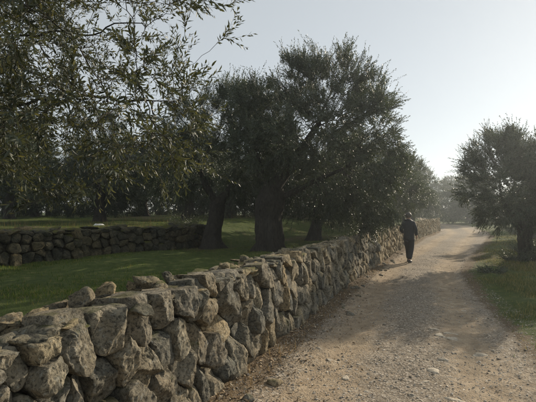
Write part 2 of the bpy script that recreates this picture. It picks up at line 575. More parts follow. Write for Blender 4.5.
def stone_local(cell, r, nth, nring, gap, bulge, deep):
    """stone of a wall face: returns (s, z, out) verts + faces. out is measured from the wall face outwards"""
    c = cell.mean(0)
    n_, c_ = [], []
    k = len(cell)
    for a, b in zip(cell, np.roll(cell, -1, 0)):
        e = b - a
        ln = np.hypot(*e)
        if ln < 1e-6: continue
        nn = np.array([e[1], -e[0]]) / ln
        dd = (a - c) @ nn
        if dd < 0: nn, dd = -nn, -dd
        n_.append(nn); c_.append(max(dd - gap * r.uniform(0.4, 1.5), 0.012))
    n_ = np.array(n_); c_ = np.array(c_)
    th = np.linspace(0, 2 * math.pi, nth, endpoint=False)
    e = np.stack([np.cos(th), np.sin(th)], -1)
    q = np.maximum(e @ n_.T, 0) / c_
    p = r.uniform(22, 50)
    rad_ = np.sum(q ** p, 1) ** (-1 / p)
    rad_ *= 1 + 0.045 * fbm(np.stack([e[:, 0] * 1.7, e[:, 1] * 1.7, np.full(nth, r.uniform(0, 90))], -1), 2, 5)
    rho = np.concatenate([np.linspace(0, 1, nring + 1)[1:] ** 0.8])
    size = rad_.mean()
    # broken front made of a few planes
    npl = 4
    pa = r.uniform(0.025, 0.085, npl); pa[0] = 0; pb = r.normal(0, 0.65, (npl, 2)); pb[0] = r.normal(0, 0.16, 2)
    def front(xy, rh):
        h = np.min(pa + xy @ pb.T, axis=-1)
        return bulge * size * (1 - rh ** 12) + np.clip(h, -0.6 * size, 0.4 * size)
    off = r.normal(0, 0.022)
    V = [np.array([[0, 0, front(np.zeros((1, 2)), np.zeros(1))[0] + off]])]
    for h in rho:
        xy = e * (rad_ * h)[:, None]
        V.append(np.concatenate([xy, (front(xy, np.full(nth, h)) + off)[:, None]], 1))
    edge = V[-1]
    for k2, (dz, sc) in enumerate(((0.03, 1.0), (0.10, 0.985), (deep, 0.85))):
        g = edge.copy(); g[:, :2] *= sc; g[:, 2] = np.minimum(edge[:, 2] - dz, -dz * 0.8)
        V.append(g)
    V = np.concatenate(V)
    V[:, 0] += c[0]; V[:, 1] += c[1]
    F = []
    nr = nring + 3
    for j in range(nth):
        F.append((0, 1 + j, 1 + (j + 1) % nth))
    for i in range(nr - 1):
        a, b = 1 + i * nth, 1 + (i + 1) * nth
        for j in range(nth):
            k2 = (j + 1) % nth
            F.append((a + j, b + j, b + k2)); F.append((a + j, b + k2, a + k2))
    return V, np.array(F)

def wall_map(v, batter=0.07):
    """(s, z, out) on the roadside wall -> world"""
    y = y_of_s(v[:, 0])
    y = y + (v[:, 0] - np.clip(v[:, 0], 0, WALL_S)) * 0.9
    x = xw(y); sl_ = xw_slope(y)
    n = np.stack([np.ones_like(sl_), -sl_], -1) / np.sqrt(1 + sl_ ** 2)[:, None]
    o = v[:, 2] - batter * v[:, 1]
    return np.stack([x + n[:, 0] * o, y + n[:, 1] * o, v[:, 1] + road_z(y)], -1)

def rough_world(v, amp, seed, fr=9.0):
    v0 = v
    v = v * np.array([1.0, 1.0, 0.55])
    d = np.stack([fbm(v * fr + 11, 3, seed), fbm(v * fr + 47, 3, seed + 7), fbm(v * fr + 83, 3, seed + 13)], -1)
    d2 = np.stack([fbm(v * fr * 3.7 + 11, 2, seed + 3), fbm(v * fr * 3.7 + 47, 2, seed + 9), fbm(v * fr * 3.7 + 83, 2, seed + 17)], -1)
    return v0 + d * amp + d2 * amp * 0.5

wall = empty("stone_wall", (float(xw(3.5)), 3.5, 0))
tag(wall, "long dry stone wall of rough limestone along the left side of the track", "stone wall")
def under(parent, ob):
    ob.parent = parent
    ob.matrix_parent_inverse = Matrix.Translation(parent.location).inverted()
    return ob

# seeds: large stones near the camera are set where they lie in the wall, the rest by jittered rows
def px_seed(px, py):
    """stone centre seen at (px, py) of the photograph, as (s, z) on the wall face"""
    kx, kz = (px - 268) / 413.0, (215 - py) / 413.0
    y = np.linspace(0.6, 30, 4000)
    i = int(np.argmin(np.abs(xw(y) - 0.04 - kx * y)))
    return float(s_of_y(y[i])), 1.6 + kz * y[i]
NEAR = [(24, 368), (-4, 380), (47, 346), (80, 346), (118, 330), (60, 394), (130, 357), (111, 383), (145, 322), (151, 369), (168, 352),
        (171, 309), (184, 336), (188, 298), (168, 386), (189, 370), (204, 300), (214, 286), (212, 308), (229, 296), (240, 279),
        (4, 400), (54, 376), (204, 340), (206, 385), (222, 330), (226, 362), (10, 352), (196, 400), (140, 400), (85, 410), (30, 420),
        (243, 305), (255, 282), (246, 335), (262, 300), (240, 355)]
seeds = [px_seed(*p) for p in NEAR]
s_end_near = max(s for s, z in seeds) - 0.1
s_beg_near = min(s for s, z in seeds)
rw = np.random.default_rng(21)
def fill_seeds(s0, s1, wmin, wmax, hmin, hmax):
    out = []
    s = s0
    while s < s1:
        w = rw.uniform(wmin, wmax)
        z = rw.uniform(-0.05, 0.1)
        while z < WALL_H:
            h = rw.uniform(hmin, hmax)
            out.append((s + w / 2 + rw.normal(0, 0.035), z + h / 2))
            z += h
        s += w
    return out
near_arr = np.array(seeds)
def far_from_near(q): return np.min(np.hypot((near_arr[:, 0] - q[0]) * 1.2, near_arr[:, 1] - q[1])) > 0.205
allf = fill_seeds(0, s_end_near + 0.3, 0.2, 0.32, 0.22, 0.4)
seeds += [q for q in allf if far_from_near(q)]
seeds += fill_seeds(s_end_near + 0.3, WALL_S, 0.12, 0.22, 0.18, 0.42)
seeds = np.array(seeds)
order = np.argsort(seeds[:, 0]); seeds = seeds[order]
cells = voronoi_cells(seeds, (0, WALL_S, -0.12, WALL_H + 0.02), 1.15, rw)
MAX_FACE = 290
S_CAM = float(s_of_y(1.2))
n_face = 0
far_v, far_f, far_n = [], [], 0
TOPZ = []
for c in cells:
    if len(c) < 3: continue
    ctr = c.mean(0); s = ctr[0]
    if c[:, 1].max() > WALL_H - 0.01:                     # uneven top edge
        dz = rw.uniform(-0.09, 0.05)
        c = c.copy(); c[c[:, 1] > WALL_H - 0.01, 1] += dz
        TOPZ.append((s, WALL_H + dz))
    individual = s > S_CAM - 1.3 and n_face < MAX_FACE
    d = max(0.4, y_of_s(s))
    nth, nring = (56, 14) if d < 3.2 else (36, 9) if d < 5.5 else (24, 6) if d < 9 else (14, 4)
    if d <= 1.0: nth, nring = 20, 5
    v, f = stone_local(c, rw, nth, nring, 0.0085, 0.07, 0.24)
    q3 = v * np.array([1.0, 0.7, 1.0]) + rw.uniform(0, 9)
    cut = np.abs(fbm(q3 * 8, 2, 71)) * 0.016 + np.abs(fbm(q3 * 24, 2, 72)) * 0.010
    v[:, 2] += np.where(v[:, 2] > -0.06, 0.008 - cut, 0)
    w = wall_map(v)
    w = rough_world(w, 0.0065, 100, 21)
    if individual:
        ob = mesh_obj("stone", w - np.array(wall.location), f, M_STONE, wall, sharp=38)
        n_face += 1
    else:
        far_v.append(w - np.array(wall.location)); far_f.append(f + far_n); far_n += len(w)

# core of earth and hearting behind the face stones
sv = np.arange(0, WALL_S + 0.01, 0.25)
cv, cf = [], []
prof = [(-0.15, -0.17), (0.5, -0.17), (0.93, -0.16), (0.97, -0.26), (0.93, -0.46), (0.4, -0.56), (-0.15, -0.6)]
for s in sv:
    for z, o in prof:
        cv.append((s, z, o))
cv = wall_map(np.array(cv)); cv = rough_world(cv, 0.02, 55, 5)
k = len(prof)
for i in range(len(sv) - 1):
    for j in range(k - 1):
        cf.append((i * k + j, i * k + j + 1, (i + 1) * k + j + 1, (i + 1) * k + j))
cf.append(tuple(range(k - 1, -1, -1))); cf.append(tuple((len(sv) - 1) * k + j for j in range(k)))
mesh_obj("hearting", cv - np.array(wall.location), cf, M_CORE, wall)

# wall-top stones
def place_rock(center, dims, ang, tilt, sub, r, npl=12, rough=0.06, p=13):
    v, f = rock_shape(sub, r, npl, p, rough)
    v = v * np.array(dims) / 2
    R = rot_z(ang) @ rot_x(tilt[0]) @ rot_y(tilt[1])
    return v @ R.T + np.array(center), f

def wall_pt(s, o, z): return wall_map(np.array([[s, z, o]]))[0]
def wall_ang(s): return math.atan2(1, float(xw_slope(y_of_s(s))))

rt = np.random.default_rng(5)
tops = []
s = 0.2
while s < WALL_S - 0.1:
    y = float(y_of_s(s))
    st = rt.uniform(0.09, 0.20) if y < 9 else rt.uniform(0.2, 0.34)
    lanes = (-0.09, -0.20, -0.32, -0.44) if y < 9 else (-0.16, -0.38)
    for o in lanes:
        ln = st * rt.uniform(0.95, 1.5); wd = rt.uniform(0.09, 0.16); ht = rt.uniform(0.03, 0.07)
        tops.append((s + rt.normal(0, 0.03), o + rt.normal(0, 0.03), 0.98 + rt.uniform(-0.02, 0.03) + (0.0 if o < -0.2 else -0.005), ln, wd, ht))
    s += st
# loose stones lying on top, seen near the camera
def px_top(px, py, off, z):
    kx = (px - 268) / 413.0
    y = np.linspace(0.6, 20, 4000)
    sl_ = xw_slope(y)
    xx = xw(y) + off / np.sqrt(1 + sl_ ** 2)
    yy = y - off * sl_ / np.sqrt(1 + sl_ ** 2)
    i = int(np.argmin(np.abs(xx - kx * yy)))
    return float(s_of_y(y[i])), off, z
loose = []
for px, off, z, ln, wd, ht in ((88, -0.40, 1.055, 0.17, 0.16, 0.13), (115, -0.42, 1.06, 0.20, 0.17, 0.12), (153, -0.36, 1.075, 0.20, 0.16, 0.15),
                              (140, -0.42, 1.05, 0.10, 0.09, 0.10), (176, -0.40, 1.05, 0.14, 0.12, 0.10), (232, -0.25, 1.06, 0.13, 0.12, 0.1),
                              (170, -0.22, 1.04, 0.16, 0.12, 0.09), (78, -0.22, 1.02, 0.30, 0.14, 0.07), (20, -0.40, 1.02, 0.24, 0.15, 0.08),
                              (58, -0.30, 1.03, 0.15, 0.12, 0.07), (262, -0.2, 1.06, 0.15, 0.13, 0.1), (250, -0.35, 1.07, 0.2, 0.15, 0.12), (290, -0.3, 1.06, 0.2, 0.16, 0.1)):
    s_, o_, z_ = px_top(px, 0, off, z)
    loose.append((s_, o_, z_ - 0.012, ln * 0.85, wd * 0.85, ht * 0.85))
n_top = 0
for idx, (s, o, z, ln, wd, ht) in enumerate(loose + tops):
    y = float(y_of_s(s))
    is_loose = idx < len(loose)
    sub = (4 if is_loose else 3) if (y < 5 and y > 0.8) else 2 if y < 13 else 1
    if y < 0.6: sub = 2
    c = wall_pt(s, o, z)
    ang = wall_ang(s) + rt.normal(0, 0.3)
    tl = (rt.normal(0, 0.16), rt.normal(0, 0.16))
    v, f = place_rock(c, (ln, wd, ht), ang, tl, sub, rt, 11, 0.07)
    v = rough_world(v, 0.006, 300 + idx % 7, 14)
    if is_loose or (0.9 < y and n_top < 200):
        mesh_obj("cap_stone", v - np.array(wall.location), f, M_STONE_TOP, wall, sharp=40)
        n_top += 1
    else:
        far_v.append(v - np.array(wall.location)); far_f.append(f + far_n); far_n += len(v)
tag(mesh_obj("far_stones", np.concatenate(far_v), np.concatenate(far_f), M_STONE, wall, sharp=38), kind="stuff")

# second terrace wall, low and shaded
w2len = float(np.linalg.norm(W2B - W2A))
W2Z, W2H = 0.66, 0.62
wall2 = empty("terrace_wall", (W2A[0] + _w2d[0] * 6, W2A[1] + _w2d[1] * 6, W2Z))
tag(wall2, "low shaded dry stone terrace wall across the grass under the olive trees", "stone wall")
def w2map(v):
    o = v[:, 2] - 0.05 * v[:, 1]
    bx = W2A[0] + _w2d[0] * v[:, 0] + _w2n[0] * o
    by = W2A[1] + _w2d[1] * v[:, 0] + _w2n[1] * o
    return np.stack([bx, by, v[:, 1] + W2Z], -1)
WH_keep = WALL_H
WALL_H = W2H
sd = np.array(fill_seeds(0, w2len, 0.14, 0.30, 0.12, 0.24))
WALL_H = WH_keep
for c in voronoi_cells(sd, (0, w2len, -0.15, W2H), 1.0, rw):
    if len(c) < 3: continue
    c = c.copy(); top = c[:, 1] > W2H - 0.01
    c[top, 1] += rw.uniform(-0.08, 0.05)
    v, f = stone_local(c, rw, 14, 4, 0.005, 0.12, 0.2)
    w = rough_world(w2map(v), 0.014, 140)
    mesh_obj("stone", w - np.array(wall2.location), f, M_STONE_SHADE_TINT, wall2, sharp=40)
s = 0.1
while s < w2len:
    st = rt.uniform(0.2, 0.42)
    for o in (-0.12, -0.34):
        c = w2map(np.array([[s + rt.normal(0, .04), W2H - 0.02 + rt.uniform(-0.04, 0.03), o]]))[0]
        v, f = place_rock(c, (st * 1.2, 0.24, rt.uniform(0.08, 0.15)), math.atan2(_w2d[1], _w2d[0]) + rt.normal(0, .3), (rt.normal(0, .15), rt.normal(0, .15)), 2, rt)
        mesh_obj("cap_stone", v - np.array(wall2.location), f, M_STONE_SHADE_TINT, wall2, sharp=40)
    s += st
cv = []
prof2 = [(-0.15, -0.12), (0.55, -0.12), (0.56, -0.4), (-0.15, -0.5)]
sv = np.arange(0, w2len + 0.01, 0.4)
for s in sv:
    for z, o in prof2: cv.append((s, z, o))
cf = []
for i in range(len(sv) - 1):
    for j in range(3):
        cf.append((i * 4 + j, i * 4 + j + 1, (i + 1) * 4 + j + 1, (i + 1) * 4 + j))
cf.append((3, 2, 1, 0)); q = (len(sv) - 1) * 4; cf.append((q, q + 1, q + 2, q + 3))
mesh_obj("hearting", w2map(np.array(cv)) - np.array(wall2.location), cf, M_CORE, wall2)

# ------------------------------------------------------------------ gravel, road rocks, litter
def scatter(n, r, xr, yr, keep):
    x = r.uniform(*xr, n); y = r.uniform(*yr, n)
    k_ = keep(x, y)
    return x[k_], y[k_]

def pebbles(xs, ys, sizes, r, base_v, base_f, sink=0.42):
    n = len(xs)
    z = height(xs, ys)
    a = r.uniform(0, 2 * np.pi, n)
    sc = np.stack([r.uniform(0.8, 1.3, n), r.uniform(0.7, 1.0, n), r.uniform(0.3, 0.55, n)], -1) * sizes[:, None] * 0.5
    jit = 1 + r.normal(0, 0.14, (n, len(base_v), 1))
    v = base_v[None] * jit * sc[:, None, :]
    c, s_ = np.cos(a)[:, None], np.sin(a)[:, None]
    vx = v[..., 0] * c - v[..., 1] * s_; vy = v[..., 0] * s_ + v[..., 1] * c
    tl = r.normal(0, 0.25, (n, 1))
    vz = v[..., 2] + vx * tl
    P_ = np.stack([vx + xs[:, None], vy + ys[:, None], vz + (z + sc[:, 2] * (1 - 2 * sink))[:, None]], -1)
    F = base_f[None] + (np.arange(n) * len(base_v))[:, None, None]
    return P_.reshape(-1, 3), F.reshape(-1, 3)

OCT_V = np.array([(1, 0, 0), (0, 1, 0), (-1, 0, 0), (0, -1, 0), (0, 0, 1), (0, 0, -1)], float)
OCT_F = np.array([(0, 1, 4), (1, 2, 4), (2, 3, 4), (3, 0, 4)])   # the buried half is left off
rp = np.random.default_rng(11)
def near_w(x, y, k):          # thin out with distance
    return rp.random(len(x)) < np.clip(k / (np.hypot(x, y) + 0.5) ** 1.3, 0, 1)
def on_road(x, y):
    rd, lo = road_dist(x, y)
    u = lat(x, y)
    tr = np.exp(-((np.abs(lo - 0.05) - 0.72) / 0.30) ** 2)
    dens = 0.45 + 0.7 * sstep(-0.25, 0.35, fbm(np.stack([x * 0.9, y * 0.9, x * 0], -1), 3, 61)) - 0.38 * tr
    return (rd < 0.45) & (u > 0.02) & (rp.random(len(x)) < np.clip(dens, 0.07, 1)) & near_w(x, y, 9)
px_, py_ = scatter(230000, rp, (-1.6, 7.5), (1.2, 16), on_road)
sz = np.clip(rp.lognormal(math.log(0.012), 0.42, len(px_)), 0.006, 0.035)
v1, f1 = pebbles(px_, py_, sz, rp, OCT_V, OCT_F)
px2, py2 = scatter(9000, rp, (-1.6, 7.5), (1.2, 18), on_road)
sz2 = np.clip(rp.lognormal(math.log(0.028), 0.3, len(px2)), 0.02, 0.055)
v2, f2 = pebbles(px2, py2, sz2, rp, *ICO[1])
grv = mesh_obj("gravel", np.concatenate([v1, v2]), np.concatenate([f1, f2 + len(v1)]), M_GRAVEL, road_ob, smooth=False)
tag(grv, kind="stuff")

# larger pale stones worn into the track
spots = [(438, 332, .30), (450, 336, .2), (446, 331, .2), (432, 327, .16), (454, 372, .16), (432, 367, .18), (424, 377, .10), (441, 358, .12), (452, 300, .14),
         (438, 303, .12), (462, 310, .14), (350, 363, .12), (344, 372, .12), (457, 398, .18), (478, 399, .2), (330, 355, .10), (318, 346, .10), (480, 352, .22),
         (366, 387, .12), (340, 390, .16), (322, 380, .12), (410, 392, .1), (395, 352, .08), (500, 376, .14), (470, 340, .12), (300, 372, .09), (425, 290, .1),
         (300, 398, .12), (350, 350, .1), (336, 341, .08), (448, 318, .13), (460, 326, .12)]
for i, (px, py, dd) in enumerate(spots):
    yd = 1.6 * 413 / (py - 215); xd = (px - 268) / 413 * yd
    if i % 5 == 4 or i > 22: continue
    dd *= 0.75
    for k_ in range(1 + i % 2):
        xx, yy = xd + rp.normal(0, 0.13) * k_, yd + rp.normal(0, 0.25) * k_
        if lat(np.array(xx), np.array(yy)) < 0.1: continue
        d_ = dd * (1 if k_ == 0 else rp.uniform(0.35, 0.7))
        v, f = place_rock((xx, yy, zat(xx, yy) - 0.010), (d_ * rp.uniform(.9, 1.2), d_ * rp.uniform(.6, .9), 0.022 + d_ * 0.08), rp.uniform(0, 3), (rp.normal(0, .07), rp.normal(0, .07)), 3, rp, 8, 0.16, 20)
        mesh_obj("rock", v, f, M_ROCK, road_ob)

# stones fallen at the wall foot
for i in range(34):
    yy = rp.uniform(2.6, 17) if i else 4
    uu = abs(rp.normal(0.12, 0.16)) + 0.03
    xx = float(xw(yy)) + uu * 1.07
    d_ = rp.uniform(0.05, 0.15)
    v, f = place_rock((xx, yy, zat(xx, yy) + d_ * 0.04), (d_, d_ * .8, d_ * .5), rp.uniform(0, 3), (rp.normal(0, .2), rp.normal(0, .2)), 2, rp, 10, 0.08)
    mesh_obj("rock", v, f, M_STONE, road_ob)

def flakes(xs, ys, L, r, lift=0.01):
    n = len(xs)
    z = height(xs, ys)
    a = r.uniform(0, 2 * np.pi, n); tl = r.normal(0, 0.45, n)
    d = np.stack([np.cos(a) * np.cos(tl), np.sin(a) * np.cos(tl), np.sin(tl)], -1)
    sd_ = np.stack([-np.sin(a), np.cos(a), r.normal(0, 0.5, n)], -1) * (L * 0.16)[:, None]
    c = np.stack([xs, ys, z + lift + r.uniform(0, 0.012, n)], -1)
    V = np.stack([c - d * L[:, None] / 2, c + sd_, c + d * L[:, None] / 2, c - sd_], 1).reshape(-1, 3)
    F = (np.arange(n) * 4)[:, None, None] + np.array([[0, 1, 2], [0, 2, 3]])[None]
    return V, F.reshape(-1, 3)
def foot(x, y):
    u = lat(x, y)
    return (u > 0.0) & (rp.random(len(x)) < np.exp(-np.clip(u, 0, 9) / 0.26)) & near_w(x, y, 9)
lx, ly = scatter(230000, rp, (-1.6, 8), (1.5, 20), foot)
v, f = flakes(lx, ly, rp.uniform(0.025, 0.06, len(lx)), rp)
tag(mesh_obj("leaf_litter", v, f, M_LITTER, None, smooth=False), "dry brown olive leaves gathered along the foot of the wall", "leaf litter", kind="stuff")

# ------------------------------------------------------------------ grass
def blades(xs, ys, h, w, r, lean=0.5):
    n = len(xs)
    z = height(xs, ys)
    a = r.uniform(0, 2 * np.pi, n); b = r.uniform(0, 2 * np.pi, n)
    le = np.abs(r.normal(0, lean, n)) * h
    base = np.stack([xs, ys, z - 0.005], -1)
    side = np.stack([np.cos(a), np.sin(a), np.zeros(n)], -1) * (w / 2)[:, None]
    bend = np.stack([np.cos(b) * le, np.sin(b) * le, np.zeros(n)], -1)
    up = np.zeros((n, 3)); up[:, 2] = h
    V = np.stack([base - side, base + side, base + up + bend], 1).reshape(-1, 3)
    return V, np.arange(n * 3).reshape(-1, 3)

rg = np.random.default_rng(3)
def terr_keep(x, y):
    u, u2 = lat(x, y), lat2(x, y)
    pat = fbm(np.stack([x * 0.8, y * 0.8, x * 0], -1), 3, 91)
    return (u < -0.5) & ((u2 > 0.02) | (u2 < -0.5) | (y > 13)) & (rg.random(len(x)) < np.clip(6 / (np.hypot(x, y)) ** 1.0, 0, 1)) & (rg.random(len(x)) < np.clip(0.55 + 1.5 * pat, 0.05, 1))
tx, ty = scatter(600000, rg, (-11, 6), (1.0, 20), terr_keep)
hh = rg.uniform(0.02, 0.05, len(tx)) * (1 + 0.6 * fbm(np.stack([tx * 1.3, ty * 1.3, tx * 0], -1), 2, 95))
v, f = blades(tx, ty, hh, rg.uniform(0.004, 0.009, len(tx)), rg)
tag(mesh_obj("terrace_grass", v, f, M_GRASS, None, smooth=False), "short green grass on the olive terrace behind the wall", "grass", kind="stuff")

def verge_keep(x, y):
    rd, lo = road_dist(x, y)
    pat = fbm(np.stack([x * 1.1, y * 1.1, x * 0], -1), 3, 98)
    dens = sstep(-0.2, 0.5, rd) * np.clip(0.6 + 1.7 * pat, 0.05, 1)
    return (lat(x, y) > 1.5) & (rd > -0.2) & (rg.random(len(x)) < dens) & (rg.random(len(x)) < np.clip(8 / (np.hypot(x, y)), 0, 1))
vx_, vy_ = scatter(800000, rg, (1.2, 18), (1.0, 26), verge_keep)
rdv = road_dist(vx_, vy_)[0]
hh = rg.uniform(0.035, 0.10, len(vx_)) * (0.6 + 0.9 * sstep(0, 2, rdv)) * (1 + 0.5 * fbm(np.stack([vx_ * 1.3, vy_ * 1.3, vx_ * 0], -1), 2, 95))
v, f = blades(vx_, vy_, hh, rg.uniform(0.004, 0.009, len(vx_)), rg, 0.6)
tag(mesh_obj("verge_grass", v, f, M_VERGE, None, smooth=False), "patchy green grass on the verge right of the track", "grass", kind="stuff")

def dry_keep(x, y):
    u, u2 = lat(x, y), lat2(x, y)
    a = (u2 < -0.45) & (u2 > -1.6) & (y < 14) & (u < -2)
    pat = fbm(np.stack([x * 0.7, y * 0.7, x * 0], -1), 2, 15)
    rd = road_dist(x, y)[0]
    b = (rd > 0.3) & (u > 2) & (y > 8) & (y < 40) & (rg.random(len(x)) < 0.25)
    c = (u > 0.0) & (u < 0.28) & (y > 2.5) & (y < 32) & (pat > -0.25)
    d = (u < -0.7) & (y > 12) & (rg.random(len(x)) < 0.10)
    return ((a | b | d) & (pat > 0.1)) | c
dx, dy = scatter(110000, rg, (-9, 19), (3, 34), dry_keep)
v, f = blades(dx, dy, rg.uniform(0.08, 0.30, len(dx)) * np.where((lat(dx, dy) > 0) & (lat(dx, dy) < 0.3), 0.5, 1), rg.uniform(0.004, 0.008, len(dx)), rg, 0.35)
tag(mesh_obj("dry_grass", v, f, M_DRY, None, smooth=False), "straw coloured dry grass tufts at the wall foot and on the terraces", "dry grass", kind="stuff")

# ------------------------------------------------------------------ olive trees
def colonize(pos, parent, att, step, kill, iters=90, r=None, bias=(0, 0, 0.0)):
    pos = [np.array(p, float) for p in pos]; parent = list(parent)
    att = np.array(att)
    P_ = np.array(pos)
    D = np.linalg.norm(att[:, None] - P_[None], axis=2)
    near = D.argmin(1); nd = D.min(1)
    bias = np.array(bias)
    for it in range(iters):
        if len(att) == 0: break
        n = len(pos)
        acc = np.zeros((n, 3)); cnt = np.zeros(n)
        vdir = unit(att - np.array(pos)[near])
        np.add.at(acc, near, vdir); np.add.at(cnt, near, 1)
        idx = np.nonzero(cnt)[0]
        new = []
        for i in idx:
            d = acc[i] / cnt[i] + bias + r.normal(0, 0.12, 3)
            ln = np.linalg.norm(d)
            if ln < 1e-3: continue
            new.append(pos[i] + d / ln * step); parent.append(int(i))
        if not new: break
        s0 = len(pos)
        pos.extend(new)
        Dn = np.linalg.norm(att[:, None] - np.array(new)[None], axis=2)
        m = Dn.min(1); am = Dn.argmin(1) + s0
        upd = m < nd
        near = np.where(upd, am, near); nd = np.where(upd, m, nd)
        k_ = nd > kill
        att, near, nd = att[k_], near[k_], nd[k_]
    return np.array(pos), np.array(parent)

def tubes(pos, parent, radius, skip=None, sides=(9, 6, 4)):
    n = len(pos)
    ch = [[] for _ in range(n)]
    for i, p in enumerate(parent):
        if p >= 0: ch[p].append(i)
    V, F, off = [], [], 0
    stack = [(None, 0)]
    while stack:
        par, i = stack.pop()
        chain = [] if par is None else [(pos[par], radius[i])]
        j = i
        while True:
            chain.append((pos[j], radius[j]))
            if not ch[j]: break
            c = sorted(ch[j], key=lambda q: -radius[q])
            for o in c[1:]: stack.append((j, o))
            j = c[0]
        if len(chain) < 2: continue
        if skip is not None and max(q[1] for q in chain) < skip: continue
        P_ = np.array([q[0] for q in chain]); R_ = np.array([q[1] for q in chain])
        ns = sides[0] if R_[0] > 0.06 else sides[1] if R_[0] > 0.02 else sides[2]
        T = unit(np.gradient(P_, axis=0))
        ref = np.array([0.31, 0.82, 0.11]); ref = ref / np.linalg.norm(ref)
        A = unit(np.cross(T, ref)); B = np.cross(T, A)
        th = np.linspace(0, 2 * np.pi, ns, endpoint=False)
        ring = P_[:, None] + R_[:, None, None] * (A[:, None] * np.cos(th)[None, :, None] + B[:, None] * np.sin(th)[None, :, None])
        V.append(ring.reshape(-1, 3))
        m = len(P_)
        a = (np.arange(m - 1)[:, None] * ns + np.arange(ns)[None]).ravel()
        b = (np.arange(m - 1)[:, None] * ns + (np.arange(ns)[None] + 1) % ns).ravel()
        F.append(np.stack([a, b, b + ns, a + ns], -1) + off)
        off += len(ring.reshape(-1, 3))
    return np.concatenate(V), np.concatenate(F)

def trunk_mesh(path, radii, seed, ns=28, flare=1.5, gnarl=0.2):
    """old olive bole: fluted, swollen, flaring at the root"""
    path = np.array(path, float); radii = np.array(radii, float)
    t = np.linspace(0, len(path) - 1, 26)
    P_ = np.stack([np.interp(t, np.arange(len(path)), path[:, k_]) for k_ in range(3)], -1)
    R_ = np.interp(t, np.arange(len(path)), radii)
    T = unit(np.gradient(P_, axis=0))
    ref = np.array([0, 1, 0.0])
    A = unit(np.cross(ref, T)); B = np.cross(T, A)
    th = np.linspace(0, 2 * np.pi, ns, endpoint=False)
    zrel = np.linspace(0, 1, len(t))
    fl = 1 + (flare - 1) * np.exp(-zrel * 9)
    e = np.stack([np.cos(th), np.sin(th)], -1)
    V = []
    for i in range(len(t)):
        tw = 0.9 * zrel[i]
        ce = np.stack([np.cos(th + tw) * 1.3, np.sin(th + tw) * 1.3, np.full(ns, zrel[i] * 2.2)], -1)
        g = 1 + gnarl * fbm(ce * 1.4, 3, seed, 0.6) + 0.07 * np.sin(th * 5 + tw * 3 + seed) * (1 + 1.2 * math.exp(-zrel[i] * 6))
        rr = R_[i] * fl[i] * g
        V.append(P_[i] + A[i] * (np.cos(th) * rr)[:, None] + B[i] * (np.sin(th) * rr)[:, None])
    m = len(t)
    a = (np.arange(m - 1)[:, None] * ns + np.arange(ns)[None]).ravel()
    b = (np.arange(m - 1)[:, None] * ns + (np.arange(ns)[None] + 1) % ns).ravel()
    F = np.stack([a, b, b + ns, a + ns], -1)
    return np.concatenate(V), F

def twig_leaves(start, direc, length, nl, leaf_l, leaf_w, r, droop=0.0, near=False):
    """shoots with opposite leaf pairs; returns leaf frames and shoot polylines"""
    n = len(start)
    ax = unit(direc)
    sidev = unit(np.cross(ax, r.normal(size=(n, 3))))
    curl = r.normal(0, 0.22, (n, 1))
    t = np.linspace(0.12, 1.0, nl)[None, :] + r.normal(0, 0.015, (n, nl))
    t = np.clip(t, 0.05, 1.0)
    bend = sidev * curl + np.array([0, 0, -1.0]) * (droop if np.ndim(droop) == 0 else np.asarray(droop)[:, None])
    pts = start[:, None] + (ax[:, None] * t[..., None] + bend[:, None] * (t ** 2)[..., None] * 0.6) * length[:, None, None]
    tan = unit(ax[:, None] + bend[:, None] * t[..., None] * 1.2)
    perp1 = unit(np.cross(tan, sidev[:, None] + 0.01)); perp2 = np.cross(tan, perp1)
    k_ = np.arange(nl)
    phi = (k_ // 2) * (np.pi / 2) + (k_ % 2) * np.pi
    phi = phi[None] + r.normal(0, 0.35, (n, nl))
    radial = perp1 * np.cos(phi)[..., None] + perp2 * np.sin(phi)[..., None]
    opening = r.uniform(0.55, 1.2, (n, nl, 1)) * (1.15 - 0.6 * t[..., None])
    d = unit(tan * np.cos(opening) + radial * np.sin(opening) + np.array([0, 0, -0.10]))
    nor = unit(radial * -np.cos(opening) + tan * np.sin(opening) + r.normal(0, 0.3, (n, nl, 3)))
    side = unit(np.cross(d, nor))
    nor = np.cross(side, d)
    L_ = leaf_l * r.uniform(0.65, 1.2, (n, nl)) * (1.05 - 0.3 * t)
    W_ = leaf_w * r.uniform(0.8, 1.2, (n, nl))
    sh = lambda q: q.reshape(-1, q.shape[-1])
    return sh(pts), sh(d), sh(side), sh(nor), L_.ravel(), W_.ravel(), (start, ax, bend, length)

def leaf_mesh(P_, D, S, Nn, L_, W_, rich=False):
    n = len(P_)
    L3, W3 = L_[:, None], W_[:, None]
    if not rich:
        V = np.stack([P_, P_ + D * L3 * 0.45 + S * W3 * 0.5 + Nn * W3 * 0.12, P_ + D * L3, P_ + D * L3 * 0.45 - S * W3 * 0.5 + Nn * W3 * 0.12], 1)
        T = np.array([[0, 2, 1], [0, 3, 2]])
        return V.reshape(-1, 3), ((np.arange(n) * 4)[:, None, None] + T[None]).reshape(-1, 3)
    b = -Nn * L3
    V = np.stack([P_, P_ + D * L3 * 0.3 + S * W3 * 0.44 + Nn * W3 * 0.14, P_ + D * L3 * 0.3 - S * W3 * 0.44 + Nn * W3 * 0.14, P_ + D * L3 * 0.33 + b * 0.01,
                  P_ + D * L3 * 0.7 + S * W3 * 0.42 + Nn * W3 * 0.12 + b * 0.05, P_ + D * L3 * 0.7 - S * W3 * 0.42 + Nn * W3 * 0.12 + b * 0.05, P_ + D * L3 * 0.7 + b * 0.06,
                  P_ + D * L3 + b * 0.14], 1)
    T = np.array([[0, 3, 1], [0, 2, 3], [1, 3, 6], [1, 6, 4], [3, 2, 5], [3, 5, 6], [4, 6, 7], [6, 5, 7]])
    return V.reshape(-1, 3), ((np.arange(n) * 8)[:, None, None] + T[None]).reshape(-1, 3)

